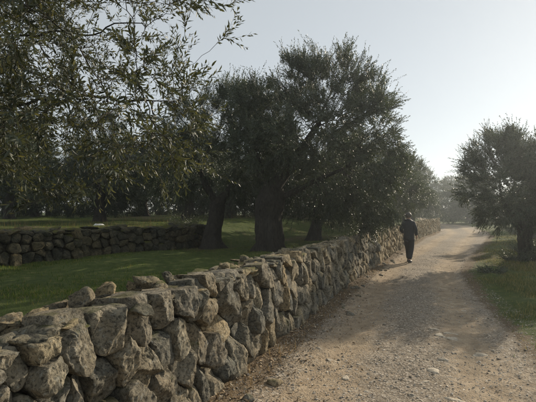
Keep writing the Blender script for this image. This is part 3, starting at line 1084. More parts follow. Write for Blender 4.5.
def shoot_mesh(tw, r0, nseg=3):
    start, ax, bend, length = tw
    n = len(start)
    t = np.linspace(0, 1, nseg + 1)
    pts = start[:, None] + (ax[:, None] * t[None, :, None] + bend[:, None] * (t ** 2)[None, :, None] * 0.6) * length[:, None, None]
    A = unit(np.cross(ax, np.array([0.3, 0.5, 0.81]))); B = np.cross(ax, A)
    th = np.array([0, 2.094, 4.189])
    rr = r0 * (1 - 0.75 * t)
    ring = pts[:, :, None] + rr[None, :, None, None] * (A[:, None, None] * np.cos(th)[None, None, :, None] + B[:, None, None] * np.sin(th)[None, None, :, None])
    V = ring.reshape(-1, 3)
    a = (np.arange(nseg)[:, None] * 3 + np.arange(3)[None]).ravel(); b = (np.arange(nseg)[:, None] * 3 + (np.arange(3)[None] + 1) % 3).ravel()
    f = np.stack([a, b, b + 3, a + 3], -1)
    F = (f[None] + (np.arange(n) * (nseg + 1) * 3)[:, None, None]).reshape(-1, 4)
    return V, F

def in_lobes(lobes, n, r, shell=0.35):
    out = []
    vol = np.array([l[3] * l[4] * l[5] for l in lobes]); vol = vol / vol.sum()
    for l, v in zip(lobes, vol):
        m = max(8, int(n * v))
        d = unit(r.normal(size=(m, 3)))
        rr = (shell + (1 - shell) * r.random(m)) ** 0.6
        rr *= 1 + 0.22 * fbm(d * 2.0 + r.uniform(0, 40, 3), 2, int(r.integers(999)))
        out.append(np.array(l[:3]) + d * rr[:, None] * np.array(l[3:6]))
    return np.concatenate(out)

def olive_tree(name, base, path, radii, lobes, seed, n_att, n_twigs, nl, leaf=(0.062, 0.0135), twl=(0.22, 0.42), limbs=(), tris=None, gnarl=0.2, flare=1.5):
    """path/lobes are relative to base; returns the root Empty with trunk, branches and crown"""
    r = np.random.default_rng(seed)
    root = empty(name, base)
    v, f = trunk_mesh(path, radii, seed, flare=flare, gnarl=gnarl)
    mesh_obj("trunk", v, f, M_BARK, root)
    pos = [np.array(p, float) for p in path]; parent = [-1] + list(range(len(path) - 1))
    minr = list(radii)
    for start, pts, r0, r1 in limbs:
        prev = start
        for k_, p in enumerate(pts):
            pos.append(np.array(p, float)); parent.append(prev); prev = len(pos) - 1
            minr.append(r0 + (r1 - r0) * k_ / max(1, len(pts) - 1))
    n0 = len(pos)
    # densify start so that limbs leave the upper bole only
    att = in_lobes(lobes, n_att, r)
    lowz = path[-1][2] * 0.72
    P_, par = colonize(pos[len(path) - 2:] if not limbs else pos, ([-1, 0] if not limbs else parent), att, 0.16, 0.2, 80, r)
    if not limbs:
        minr = minr[-2:]; n0 = 2
    rad_ = np.zeros(len(P_))
    tip = 0.0045
    kids = np.zeros(len(P_), int)
    for i in range(len(P_) - 1, 0, -1): kids[par[i]] += 1
    acc = np.zeros(len(P_))
    for i in range(len(P_) - 1, -1, -1):
        rad_[i] = (acc[i] if kids[i] else tip ** 2.25) ** (1 / 2.25)
        if i < n0: rad_[i] = max(minr[i] * 0.85 if limbs else minr[i] * 0.8, rad_[i])
        rad_[i] = min(rad_[i], 0.8 * max(radii))
        if par[i] >= 0: acc[par[i]] += rad_[i] ** 2.25
    # crooked wood
    jit = np.stack([fbm(P_ * 2.6 + 5, 2, seed), fbm(P_ * 2.6 + 25, 2, seed + 1), fbm(P_ * 2.6 + 45, 2, seed + 2)], -1) * 0.07
    jit[:n0] = 0
    P_ = P_ + jit
    bv, bf = tubes(P_, par, rad_, skip=0.005)
    mesh_obj("branches", bv, bf, M_BARK, root)
    # shoots from thin wood
    thin = np.nonzero((rad_ < 0.020) & (np.arange(len(P_)) >= n0))[0]
    ctr = np.mean([l[:3] for l in lobes], axis=0)
    w = np.where(kids[thin] == 0, 3.0, 1.0) * np.clip(0.55 + 1.1 * fbm(P_[thin] * 1.7 + seed, 2, seed), 0.12, 2)
    pick = r.choice(thin, n_twigs, p=w / w.sum())
    st = P_[pick] + r.normal(0, 0.03, (n_twigs, 3))
    gd = unit(P_[pick] - P_[np.maximum(par[pick], 0)] + 1e-6)
    outw = unit(st - ctr)
    relz = (st[:, 2] - ctr[2])
    direc = gd * 0.55 + outw * 0.45 + r.normal(0, 0.5, (n_twigs, 3)) + np.array([0, 0, 1.0]) * np.clip(0.25 + 0.4 * relz, -0.35, 0.8)[:, None]
    ln = r.uniform(*twl, n_twigs) * (1 + 0.75 * (r.random(n_twigs) < 0.14) * (relz > 0.2))
    pts, D, S, Nn, L_, W_, tw = twig_leaves(st, direc, ln, nl, leaf[0], leaf[1], r, droop=np.clip(-0.5 * relz, 0, 0.6))
    lv, lf = leaf_mesh(pts, D, S, Nn, L_, W_)
    sv_, sf_ = shoot_mesh(tw, 0.0028, 1)
    q = np.concatenate([sf_[:, [0, 1, 2]], sf_[:, [0, 2, 3]]])
    cr = mesh_obj("crown", np.concatenate([lv, sv_]), np.concatenate([lf, q + len(lv)]), M_LEAF, root, smooth=False)
    tag(cr, kind="stuff")
    return root

# tree whose crown fills the middle of the picture
def at(x, y): return (x, y, zat(x, y) - 0.03)
b1 = at(0.02, 10.9)
def rel(b, L): return [(x - b[0], y - b[1], z - b[2], a, c, e) for x, y, z, a, c, e in L]
T1 = olive_tree("olive_tree", b1, [(0, 0, -0.1), (0.02, 0, 0.4), (-0.02, 0.02, 0.9), (0.05, 0, 1.35), (0.10, 0, 1.75)], [0.38, 0.35, 0.34, 0.37, 0.26],
    rel(b1, [(1.45, 10.6, 4.8, 1.15, 1.3, 0.9), (2.3, 10.5, 3.95, 1.0, 1.4, 1.0), (2.6, 10.4, 2.7, 0.85, 1.2, 0.95), (0.1, 10.9, 4.3, 1.2, 1.4, 0.9),
             (1.1, 10.5, 3.4, 1.4, 1.5, 0.9), (0.1, 10.3, 3.25, 1.2, 1.2, 0.6), (1.15, 10.9, 5.5, 0.45, 0.6, 0.5), (1.85, 10.6, 5.4, 0.5, 0.6, 0.5),
             (1.9, 10.6, 2.2, 1.1, 1.0, 0.75), (2.5, 10.9, 1.75, 0.8, 0.8, 0.5), (1.1, 11.3, 2.3, 0.8, 0.7, 0.5), (0.65, 10.8, 5.2, 0.6, 0.8, 0.6), (2.3, 10.6, 4.75, 0.7, 0.9, 0.65), (2.2, 12.2, 2.5, 0.9, 0.8, 0.8)]), 101, 1700, 10800, 20, leaf=(0.071, 0.0178),
    limbs=[(4, [(0.5, -0.1, 2.2), (0.9, -0.15, 2.8), (1.3, -0.2, 3.4)], 0.17, 0.08), (4, [(-0.25, 0, 2.2), (-0.4, 0.1, 2.8)], 0.15, 0.08), (3, [(0.6, -0.1, 1.6), (1.2, -0.2, 1.9), (1.9, -0.3, 2.2)], 0.10, 0.05)], gnarl=0.26, flare=1.25)
tag(T1, "tall dark olive tree with the thickest gnarled trunk, just behind the wall", "olive tree")

b2 = at(-1.62, 11.9)
T2 = olive_tree("olive_tree", b2, [(0, 0, -0.1), (0.03, 0, 0.4), (0.12, 0, 0.9), (0.15, 0, 1.3)], [0.30, 0.22, 0.20, 0.22],
    rel(b2, [(-0.9, 11.9, 4.65, 1.2, 1.4, 0.8), (-2.0, 12.0, 4.0, 1.1, 1.4, 0.9), (-0.2, 12.3, 4.3, 1.1, 1.3, 0.8), (-1.2, 11.8, 3.3, 1.6, 1.3, 0.8), (-2.7, 12, 3.0, 0.9, 1.2, 0.8), (-0.4, 12.4, 2.6, 1.0, 1.0, 0.6)]), 202, 900, 5700, 20, leaf=(0.071, 0.018),
    limbs=[(3, [(0.5, 0, 1.7), (0.8, 0.1, 2.2)], 0.12, 0.07), (3, [(-0.15, 0, 1.8), (-0.35, 0, 2.3)], 0.12, 0.07)], flare=2.0)
tag(T2, "olive tree with slimmer trunk flaring at its foot, at the end of the terrace wall", "olive tree")

br = at(8.75, 14.0)
TR = olive_tree("olive_tree", br, [(0, 0, -0.1), (0.0, 0, 0.35), (-0.05, 0, 0.75), (-0.03, 0, 1.1)], [0.28, 0.22, 0.2, 0.22],
    rel(br, [(7.9, 13.9, 3.55, 1.15, 1.3, 0.8), (7.4, 13.8, 2.75, 0.95, 1.2, 0.9), (9.2, 14.0, 3.35, 1.35, 1.5, 0.95), (8.9, 14.0, 2.4, 1.5, 1.4, 0.9), (10.3, 14.3, 2.9, 1.2, 1.4, 1.2), (7.7, 13.6, 1.8, 0.9, 0.9, 0.65), (9.6, 13.6, 1.6, 1.0, 0.9, 0.6), (8.6, 13.1, 1.5, 0.9, 0.7, 0.5), (9.6, 13.0, 1.1, 0.9, 0.6, 0.5), (9.9, 13.9, 3.8, 0.8, 0.9, 0.6), (8.5, 13.9, 4.0, 0.6, 0.8, 0.45)]), 303, 1800, 10000, 20, leaf=(0.08, 0.021),
    limbs=[(3, [(-0.4, 0, 1.5), (-0.8, 0, 2.0)], 0.11, 0.06), (3, [(0.4, 0.1, 1.5), (0.9, 0.1, 2.0)], 0.11, 0.06), (2, [(-0.35, -0.1, 1.1), (-0.7, -0.1, 1.4)], 0.07, 0.04)])
tag(TR, "round hazy olive tree on the grassy verge right of the track", "olive tree")

# two model trees for the grove behind
LOB_A = [(0, 0, 3.2, 1.5, 1.6, 0.95), (-1.3, 0.2, 2.4, 1.2, 1.3, 1.0), (1.3, -0.1, 2.5, 1.3, 1.3, 1.0), (0.2, 1.1, 2.2, 1.4, 1.1, 1.1), (-0.2, -1.1, 2.1, 1.4, 1.1, 1.0), (1.5, 0.8, 1.4, 0.9, 0.9, 0.6), (-1.6, -0.7, 1.4, 0.9, 0.9, 0.6)]
LOB_B = [(-0.3, 0, 3.5, 1.1, 1.3, 0.95), (0.9, 0.2, 2.8, 1.2, 1.2, 0.95), (-1.3, -0.1, 2.4, 1.2, 1.3, 1.0), (0.1, -0.9, 2.0, 1.5, 1.1, 0.8), (1.7, 0.3, 1.9, 0.9, 1.0, 0.8), (-0.2, 1.1, 1.8, 1.3, 0.9, 0.9), (-1.8, 0.4, 1.3, 0.7, 0.8, 0.5)]
LIM = [(3, [(0.4, 0, 1.5), (0.7, 0.1, 2.0)], 0.11, 0.06), (3, [(-0.35, 0, 1.5), (-0.6, 0, 2.0)], 0.11, 0.06)]
GA = olive_tree("olive_tree", (0, 0, 0), [(0, 0, -0.15), (0.05, 0, 0.35), (0.12, 0, 0.75), (0.05, 0, 1.15)], [0.28, 0.20, 0.18, 0.2], LOB_A, 404, 800, 3900, 20, leaf=(0.091, 0.0235), limbs=LIM)
GB = olive_tree("olive_tree", (0, 0, 0), [(0, 0, -0.15), (-0.08, 0, 0.4), (-0.05, 0, 0.8), (0.06, 0, 1.2)], [0.25, 0.18, 0.17, 0.19], LOB_B, 505, 800, 3900, 20, leaf=(0.091, 0.0235), limbs=LIM)

LOB_C = [(0, 0, 3.0, 1.6, 1.6, 1.0), (-1.5, 0.2, 2.0, 1.3, 1.3, 1.3), (1.5, -0.1, 2.2, 1.3, 1.3, 1.3), (0.2, 1.1, 1.5, 1.5, 1.1, 1.2), (-0.2, -1.1, 1.4, 1.5, 1.1, 1.1), (1.9, 0.3, 0.9, 1.1, 1.0, 0.8), (-2.0, -0.3, 0.9, 1.1, 1.0, 0.8), (0, -1.2, 0.6, 1.6, 0.8, 0.6)]
GC = olive_tree("bushy_tree", (0, 0, 0), [(0, 0, -0.15), (0.04, 0, 0.3), (0.1, 0, 0.6), (0.05, 0, 0.9)], [0.25, 0.18, 0.17, 0.17], LOB_C, 606, 900, 4200, 18, leaf=(0.11, 0.031), limbs=[(3, [(0.4, 0, 1.3), (0.7, 0.1, 1.8)], 0.11, 0.06), (3, [(-0.35, 0, 1.2), (-0.7, 0, 1.5)], 0.11, 0.06)])
def copy_tree(src):
    o = src.copy(); COL.objects.link(o)
    for c in src.children:
        d = c.copy(); COL.objects.link(d); d.parent = o
    return o
used = {id(GA): False, id(GB): False, id(GC): False}
GROVE = [  # model, x, y, scale, turn, label
    (GA, 1.75, 15.6, 1.0, 0.4, "small olive tree whose thin trunk rises close behind the wall"),
    (GB, 4.3, 18.6, 1.02, 2.2, "olive tree beyond the wall whose crown shows right of the tallest tree"),
    (GA, 6.5, 22.0, 0.98, 4.0, "olive tree behind the wall just left of the walker's head"),
    (GB, 9.3, 28.0, 1.0, 1.0, "hazy olive tree above the far end of the wall"),
    (GA, 13.0, 37.5, 1.05, 5.1, "hazy olive tree beyond the end of the wall, left of the bend"),
    (GB, 20.6, 56, 1.05, 3.3, "distant pale olive tree straight behind the bend of the track"),
    (GA, 16.2, 62, 1.15, 2.9, "distant pale olive tree left behind the bend of the track"),
    (GB, 25.5, 50, 1.0, 0.3, "distant olive tree right of the bend in the track"),
    (GA, 20.2, 33, 0.85, 1.9, "olive tree half hidden behind the left edge of the verge tree"),
    (GB, 15.3, 23.5, 1.0, 4.4, "olive tree behind the verge tree at the right edge"),
    (GA, -3.6, 18.5, 1.05, 0.9, "dark olive tree between the terrace wall and the slimmer trunk"),
    (GB, -6.9, 17.0, 1.0, 5.5, "dark olive tree on the upper terrace behind the dry grass"),
    (GA, -9.6, 14.0, 1.0, 2.5, "dark olive tree on the upper terrace near the left edge"),
    (GB, -12.5, 20.0, 1.1, 1.3, "shadowy olive tree far left behind the hanging branches"),
    (GB, 0.6, 24.0, 1.0, 3.8, "dim olive tree seen between the two big trunks"),
    (GA, -8.0, 27.0, 1.1, 3.1, "distant dark olive tree deep in the grove at left"),
    (GA, -2.4, 28.0, 1.1, 4.6, "distant dark olive tree deep in the grove left of the big trunks"),
    (GB, 4.4, 31.0, 1.05, 0.2, "distant olive tree deep in the grove right of the thickest trunk"),
    (GB, -17.0, 30.0, 1.2, 2.0, "distant olive tree at the far left of the grove"),
    (GA, 30, 62, 1.2, 1.2, "distant olive tree far behind the verge tree"),
    (GC, -23.0, 32.0, 1.2, 0.7, "dark bushy tree at the left edge of the back row"),
    (GC, -17.5, 33.0, 1.15, 2.7, "dark bushy tree second from the left in the back row"),
    (GC, -12.0, 32.0, 1.2, 5.0, "dark bushy tree third from the left in the back row"),
    (GC, -5.4, 33.5, 1.25, 1.1, "dark bushy tree in the back row behind the sky gap"),
    (GC, 0.3, 34.0, 1.2, 1.7, "dark bushy tree in the back row between the two big trunks"),
    (GC, 6.6, 35.0, 1.2, 3.6, "dark bushy tree in the back row right of the thickest trunk"),
    (GC, -19.5, 25.5, 1.0, 1.9, "dark bushy tree filling the far left of the middle row"),
    (GC, -14.6, 26.0, 0.95, 4.4, "dark bushy tree in the middle row above the terrace wall's left half"),
    (GC, -9.4, 23.0, 0.85, 0.2, "dark bushy tree in the middle row left of the sky gap"),
    (GC, -2.2, 23.5, 0.85, 3.0, "dark bushy tree in the middle row behind the slimmer trunk"),
    (GC, 3.2, 25.0, 0.9, 5.8, "dark bushy tree in the middle row right of the thickest trunk"),
    (GC, -10.2, 38.5, 1.3, 0.9, "dark bushy tree at the back of the grove, seen through the sky gap"),
    (GC, 15.3, 47.0, 1.3, 4.2, "hazy bushy tree left of the bend in the track"),
    (GC, 24.0, 48.5, 1.45, 0.1, "hazy bushy tree on the outside of the bend"),
    (GC, 21.0, 60.0, 1.75, 2.2, "faint far bushy tree closing the view above the bend"),
    (GC, 30.5, 66.0, 1.7, 5.2, "faint far bushy tree behind the verge tree"),
    (GC, 12.0, 66.0, 1.7, 3.2, "faint far bushy tree over the end of the wall"),
]
for g, x, y, sc, a, lab in GROVE:
    o = g if not used[id(g)] else copy_tree(g)
    used[id(g)] = True
    o.location = (x, y, zat(x, y) - 0.02)
    o.scale = (sc, sc, sc)
    o.rotation_euler = (0, 0, a)
    tag(o, lab, "tree" if g is GC else "olive tree", "bushy trees behind the grove" if g is GC else "olive trees of the grove")

# ------------------------------------------------------------------ near olive tree, its boughs hanging in from the left
rf = np.random.default_rng(77)
bf_ = at(-4.1, 3.9)
def pxw(px, py, d): return np.array([(px - 268) / 413 * d, d, 1.6 + (215 - py) / 413 * d])
att = []
while len(att) < 1450:
    px, py = rf.uniform(-190, 226), rf.uniform(-190, 205)
    d = rf.uniform(2.0, 3.9 if px > 90 else 4.9)
    edge = np.interp(py, [-190, -40, 0, 18, 45, 70, 100, 150, 185, 205], [90, 150, 215, 165, 150, 205, 205, 198, 160, 70])
    if px > edge: continue
    if py > 165 and rf.random() < 0.6: continue
    if px > 70 and 0 < py < 150 and rf.random() < 0.35: continue
    if px > 130 and py < -20: continue
    att.append(pxw(px, py, d))
att += [pxw(228, 30, 3.0), pxw(220, 48, 3.0), pxw(240, 6, 3.2), pxw(228, 10, 3.2), pxw(206, 190, 2.9), pxw(215, 178, 2.8)]
att = np.array(att)
FT = empty("olive_tree", bf_)
tag(FT, "nearest olive tree, its leafy boughs hanging into the upper left", "olive tree")
pth = [np.array(p) for p in ((0, 0, -0.1), (0.05, -0.05, 0.5), (0.0, -0.1, 1.0), (0.15, -0.1, 1.45))]
v, f = trunk_mesh(pth, [0.34, 0.27, 0.25, 0.24], 9, flare=1.6)
mesh_obj("trunk", v, f, M_BARK, FT)
pos = [p + np.array(bf_) for p in pth]
par = [-1, 0, 1, 2]
minr = [0.2, 0.2, 0.2, 0.18]
for start, pts, r0, r1 in ((3, [pxw(-60, 60, 3.7), pxw(-10, 40, 3.5), pxw(60, 28, 3.3), pxw(120, 22, 3.2)], 0.05, 0.014),
                           (3, [pxw(-90, 130, 3.6), pxw(-30, 110, 3.3), pxw(40, 100, 3.1), pxw(110, 95, 3.0), pxw(160, 105, 3.0)], 0.05, 0.010),
                           (3, [pxw(-110, 20, 3.5), pxw(-40, -40, 3.2), pxw(50, -40, 3.0), pxw(120, -25, 3.0)], 0.055, 0.016)):
    prev = start
    pts = np.array([pos[start]] + list(pts))
    tt = np.linspace(0, len(pts) - 1, (len(pts) - 1) * 7 + 1)[1:]
    fine_ = np.stack([np.interp(tt, np.arange(len(pts)), pts[:, q]) for q in range(3)], -1)
    fine_ = fine_ + np.stack([fbm(fine_ * 3.1 + 9 * q, 3, 60 + q, 0.6) for q in range(3)], -1) * 0.07      # crooked wood
    for k_, p in enumerate(fine_):
        pos.append(p); par.append(prev); prev = len(pos) - 1; minr.append(0.7 * (r0 + (r1 - r0) * k_ / (len(fine_) - 1)))
n0 = len(pos)
P_, par = colonize(pos, par, att, 0.07, 0.1, 120, rf)
rad_ = np.zeros(len(P_)); acc = np.zeros(len(P_)); kids = np.zeros(len(P_), int)
for i in range(len(P_) - 1, 0, -1): kids[par[i]] += 1
for i in range(len(P_) - 1, -1, -1):
    rad_[i] = (acc[i] if kids[i] else 0.0016 ** 2.3) ** (1 / 2.3)
    if i < n0: rad_[i] = max(minr[i] * 0.5, rad_[i])
    if par[i] >= 0: acc[par[i]] += rad_[i] ** 2.3
jit = np.stack([fbm(P_ * 5 + 5, 2, 1), fbm(P_ * 5 + 25, 2, 2), fbm(P_ * 5 + 45, 2, 3)], -1) * 0.03
P_ = P_ + jit
bv, bfc = tubes(P_, par, rad_, None, (10, 7, 5))
mesh_obj("branches", bv - np.array(bf_), bfc, M_BARK, FT)
thin = np.nonzero((rad_ < 0.009) & (np.arange(len(P_)) >= n0))[0]
w = np.where(kids[thin] == 0, 4.0, 1.0) * (1 + 0.9 * sstep(130, 30, P_[thin][:, 0] / P_[thin][:, 1] * 413 + 268))
NT = 8600
pick = rf.choice(thin, NT, p=w / w.sum())
st = P_[pick]
gd = unit(P_[pick] - P_[np.maximum(par[pick], 0)] + 1e-6)
direc = gd * 0.8 + rf.normal(0, 0.45, (NT, 3)) + np.array([0.22, -0.05, 0.0]) + np.array([0, 0, 1.0]) * np.clip(0.2 + (st[:, 2] - 2.3) * 0.4, -0.2, 0.5)[:, None]
ln = rf.uniform(0.12, 0.27, NT)
pts, D, S, Nn, L_, W_, tw = twig_leaves(st, direc, ln, 13, 0.053, 0.0120, rf, droop=np.clip((2.3 - st[:, 2]) * 0.4, 0, 0.4))
dist_c = np.linalg.norm(pts - np.array([0, 0, 1.6]), axis=1)
ok = (dist_c > 1.6) & (pts[:, 2] > 1.63 - 0.04 * rf.random(len(pts)))
pts, D, S, Nn, L_, W_, dist_c = [q[ok] for q in (pts, D, S, Nn, L_, W_, dist_c)]
kx, ky = pts[:, 0] / pts[:, 1] * 413 + 268, 215 - (pts[:, 2] - 1.6) / pts[:, 1] * 413
vis = (kx > 2) & (kx < 534) & (ky > 2)
score = np.where(vis, L_ / dist_c, 0)
big = np.argsort(-score)[:300]
rest = np.ones(len(pts), bool); rest[big] = False
seen = rest & (kx > -40) & (ky > -40) & (dist_c < 2.9)
back = rest & ~seen & ((kx > -120) & (ky > -120) | (rf.random(len(pts)) < 0.6))
lv, lf = leaf_mesh(pts[seen], D[seen], S[seen], Nn[seen], L_[seen], W_[seen], True)
lv2, lf2 = leaf_mesh(pts[back], D[back], S[back], Nn[back], L_[back], W_[back])
lv, lf = np.concatenate([lv, lv2]), np.concatenate([lf, lf2 + len(lv)])
sv_, sf_ = shoot_mesh(tw, 0.0016, 2)
tag(mesh_obj("foliage", lv - np.array(bf_), lf, M_LEAF_NEAR, FT), kind="stuff")
mesh_obj("shoots", sv_ - np.array(bf_), sf_, M_TWIG, FT)
one = np.array([[0.0, 0, 0]])
lv, lf = leaf_mesh(one, np.array([[1.0, 0, 0]]), np.array([[0, 1.0, 0]]), np.array([[0, 0, 1.0]]), np.array([1.0]), np.array([0.225]), True)
proto = None
for i in big:
    if proto is None:
        proto = mesh_obj("leaf", lv, lf, M_LEAF_NEAR, FT); o = proto
    else:
        o = proto.copy(); COL.objects.link(o); o.parent = FT
    d, s_, n_ = D[i] * L_[i], S[i] * L_[i], Nn[i] * L_[i]
    p = pts[i] - np.array(bf_)
    o.matrix_local = Matrix(((d[0], s_[0], n_[0], p[0]), (d[1], s_[1], n_[1], p[1]), (d[2], s_[2], n_[2], p[2]), (0, 0, 0, 1)))
# ripe olives
v, f = ICO[2]
v = v * np.array([0.0075, 0.0075, 0.0105])
cand = np.nonzero((kx > 40) & (kx < 190) & (ky > 40) & (ky < 150))[0]
proto = None
for i in rf.choice(cand, 45, replace=False):
    if proto is None: proto = mesh_obj("olive", v, f, M_OLIVE, FT); o = proto
    else: o = proto.copy(); COL.objects.link(o); o.parent = FT
    o.location = pts[i] - np.array(bf_) + np.array([0, 0, -0.014])

# ------------------------------------------------------------------ undergrowth
def shrub(name, base, rx, rz, seed, label, n=260, leaf=(0.05, 0.02)):
    r = np.random.default_rng(seed)
    root = empty(name, base)
    th = r.uniform(0, 2 * np.pi, n); q = np.sqrt(r.random(n)) * rx * 0.4
    st = np.stack([np.cos(th) * q, np.sin(th) * q, np.zeros(n)], -1)
    direc = np.stack([np.cos(th) * rx, np.sin(th) * rx, np.full(n, rz)], -1) * r.uniform(0.4, 1.1, (n, 1)) + r.normal(0, 0.2 * rx, (n, 3))
    direc[:, 2] = np.abs(direc[:, 2])
    ln = np.linalg.norm(direc, axis=1) * r.uniform(0.6, 1.0, n)
    pts, D, S, Nn, L_, W_, tw = twig_leaves(st, direc, ln, 16, leaf[0], leaf[1], r, 0.1)
    lv, lf = leaf_mesh(pts, D, S, Nn, L_, W_)
    tag(mesh_obj("foliage", lv, lf, M_LEAF, root, smooth=False), kind="stuff")
    sv_, sf_ = shoot_mesh(tw, 0.003, 2)
    mesh_obj("stems", sv_, sf_, M_BARK, root)
    tag(root, label, "shrub")
    return root
shrub("shrub", at(8.0, 13.4), 0.5, 0.5, 1, "low leafy shrub at the left foot of the verge tree")
shrub("shrub", at(9.5, 13.2), 0.9, 0.9, 2, "leafy suckers growing at the foot of the verge tree", 480)
shrub("shrub", at(10.4, 16.5), 0.9, 0.9, 3, "shrub in the shade behind the verge tree")
shrub("shrub", at(16.9, 27.5), 1.0, 0.8, 4, "rounded shrub on the outside of the bend")
shrub("shrub", at(5.9, 10.9), 0.32, 0.20, 5, "dark low weed clump at the edge of the verge", 160)
shrub("shrub", at(18.8, 31.5), 1.2, 0.9, 6, "farther shrub on the outside of the bend")
shrub("shrub", at(-3.0, 15.0), 0.6, 0.5, 7, "dark shrub behind the end of the terrace wall")
shrub("shrub", at(2.2, 12.7), 0.5, 0.35, 8, "small shrub on the terrace beside the thickest trunk")

# ------------------------------------------------------------------ the walker
def skin_mesh(nodes, edges, levels=2):
    me = bpy.data.meshes.new("skin_tmp")
    names = list(nodes)
    ix = {n: i for i, n in enumerate(names)}
    me.from_pydata([nodes[n][0] for n in names], [(ix[a], ix[b]) for a, b in edges], [])
    ob = bpy.data.objects.new("skin_tmp", me)
    COL.objects.link(ob)
    md = ob.modifiers.new("skin", 'SKIN'); md.use_smooth_shade = True
    sl_ = me.skin_vertices[0].data
    for n in names:
        r_ = nodes[n][1]
        sl_[ix[n]].radius = r_ if isinstance(r_, tuple) else (r_, r_)
    sl_[0].use_root = True
    sd_ = ob.modifiers.new("sub", 'SUBSURF'); sd_.levels = levels; sd_.render_levels = levels
    dg = bpy.context.evaluated_depsgraph_get(); dg.update()
    out = bpy.data.meshes.new_from_object(ob.evaluated_get(dg))
    bpy.data.objects.remove(ob)
    return out

def put(name, me, mat, parent):
    me.materials.clear(); me.materials.append(mat)
    o = bpy.data.objects.new(name, me); COL.objects.link(o); o.parent = parent
    for p in me.polygons: p.use_smooth = True
    return o

M_SKIN = plain_mat("skin", (0.42, 0.26, 0.19), 0.55, 60, 0.08, 0.001)
M_JACKET = plain_mat("dark_jacket", (0.020, 0.022, 0.027), 0.75, 25, 0.3, 0.006)
M_TROUSER = plain_mat("black_trousers", (0.014, 0.014, 0.016), 0.8, 25, 0.3, 0.006)
M_SHOE = plain_mat("dark_shoe", (0.02, 0.017, 0.015), 0.6, 40, 0.3, 0.002)
M_HAIR = plain_mat("grey_hair", (0.09, 0.08, 0.07), 0.6, 90, 0.4, 0.004)
M_SOLE = plain_mat("shoe_sole", (0.10, 0.09, 0.08), 0.8, 40, 0.2, 0.002)

wx_, wy_ = 4.80, 14.1
walker = empty("person", (wx_, wy_, zat(wx_, wy_)))
walker.rotation_euler = (0, 0, rad(-38))
tag(walker, "person in dark jacket and black trousers walking away along the track beside the wall", "person")
# facing +Y (away), x to the right
body = {
    'pel': ((0, 0, 0.90), (0.15, 0.11)), 'wai': ((0, 0.0, 1.04), (0.135, 0.10)), 'chs': ((0, 0.0, 1.24), (0.16, 0.115)), 'nkb': ((0, 0.01, 1.40), 0.075),
    'nck': ((-0.01, 0.025, 1.46), 0.053), 'hd1': ((-0.012, 0.045, 1.535), (0.070, 0.085)), 'hd2': ((-0.015, 0.04, 1.61), (0.075, 0.09)), 'hd3': ((-0.015, 0.035, 1.655), 0.05),
    'lsh': ((-0.168, 0, 1.335), 0.060), 'lel': ((-0.262, -0.05, 1.10), 0.046), 'lwr': ((-0.228, 0.14, 0.98), 0.031),
    'rsh': ((0.168, 0, 1.335), 0.060), 'rel': ((0.245, -0.04, 1.09), 0.046), 'rwr': ((0.225, 0.10, 0.90), 0.031),
    'lhp': ((-0.085, 0, 0.82), 0.092), 'lkn': ((-0.085, 0.13, 0.46), 0.060), 'lan': ((-0.08, 0.17, 0.09), 0.040), 'lft': ((-0.085, 0.29, 0.045), 0.033),
    'rhp': ((0.085, 0, 0.82), 0.092), 'rkn': ((0.08, -0.01, 0.46), 0.060), 'ran': ((0.075, -0.20, 0.10), 0.040), 'rft': ((0.08, -0.07, 0.045), 0.033),
}
bedges = [('pel', 'wai'), ('wai', 'chs'), ('chs', 'nkb'), ('nkb', 'nck'), ('nck', 'hd1'), ('hd1', 'hd2'), ('hd2', 'hd3'), ('chs', 'lsh'), ('lsh', 'lel'), ('lel', 'lwr'),
          ('chs', 'rsh'), ('rsh', 'rel'), ('rel', 'rwr'), ('pel', 'lhp'), ('lhp', 'lkn'), ('lkn', 'lan'), ('lan', 'lft'), ('pel', 'rhp'), ('rhp', 'rkn'), ('rkn', 'ran'), ('ran', 'rft')]
def hand(pref, w, d, inward):
    """palm, four fingers and a thumb from the wrist"""
    w = Vector(w); d = Vector(d).normalized(); a = Vector((inward, 0, 0)); a = (a - d * a.dot(d)).normalized(); c = d.cross(a)
    palm = w + d * 0.055
    body[pref + 'pm'] = (tuple(palm), 0.030); bedges.append((pref + 'wr', pref + 'pm'))
    for k_, (o, ln_) in enumerate(((-0.027, 0.062), (-0.009, 0.072), (0.009, 0.070), (0.027, 0.055))):
        k1 = palm + d * 0.035 + c * o; k2 = k1 + d * ln_ * 0.55 + a * 0.012; k3 = k2 + d * ln_ * 0.35 + a * 0.03
        for n, p, q in (('a', k1, 0.0095), ('b', k2, 0.0085), ('c', k3, 0.007)):
            body[f'{pref}f{k_}{n}'] = (tuple(p), q)
        bedges.extend([(pref + 'pm', f'{pref}f{k_}a'), (f'{pref}f{k_}a', f'{pref}f{k_}b'), (f'{pref}f{k_}b', f'{pref}f{k_}c')])
    t1 = w + d * 0.03 - c * 0.035 + a * 0.01; t2 = t1 + d * 0.035 - c * 0.015 + a * 0.015
    body[pref + 't1'] = (tuple(t1), 0.012); body[pref + 't2'] = (tuple(t2), 0.009)
    bedges.extend([(pref + 'pm', pref + 't1'), (pref + 't1', pref + 't2')])
hand('l', body['lwr'][0], (0.15, 0.8, -0.25), 1)
hand('r', body['rwr'][0], (-0.05, 0.6, -0.6), -1)
me = skin_mesh(body, bedges)
bod = put("body", me, M_SKIN, walker)
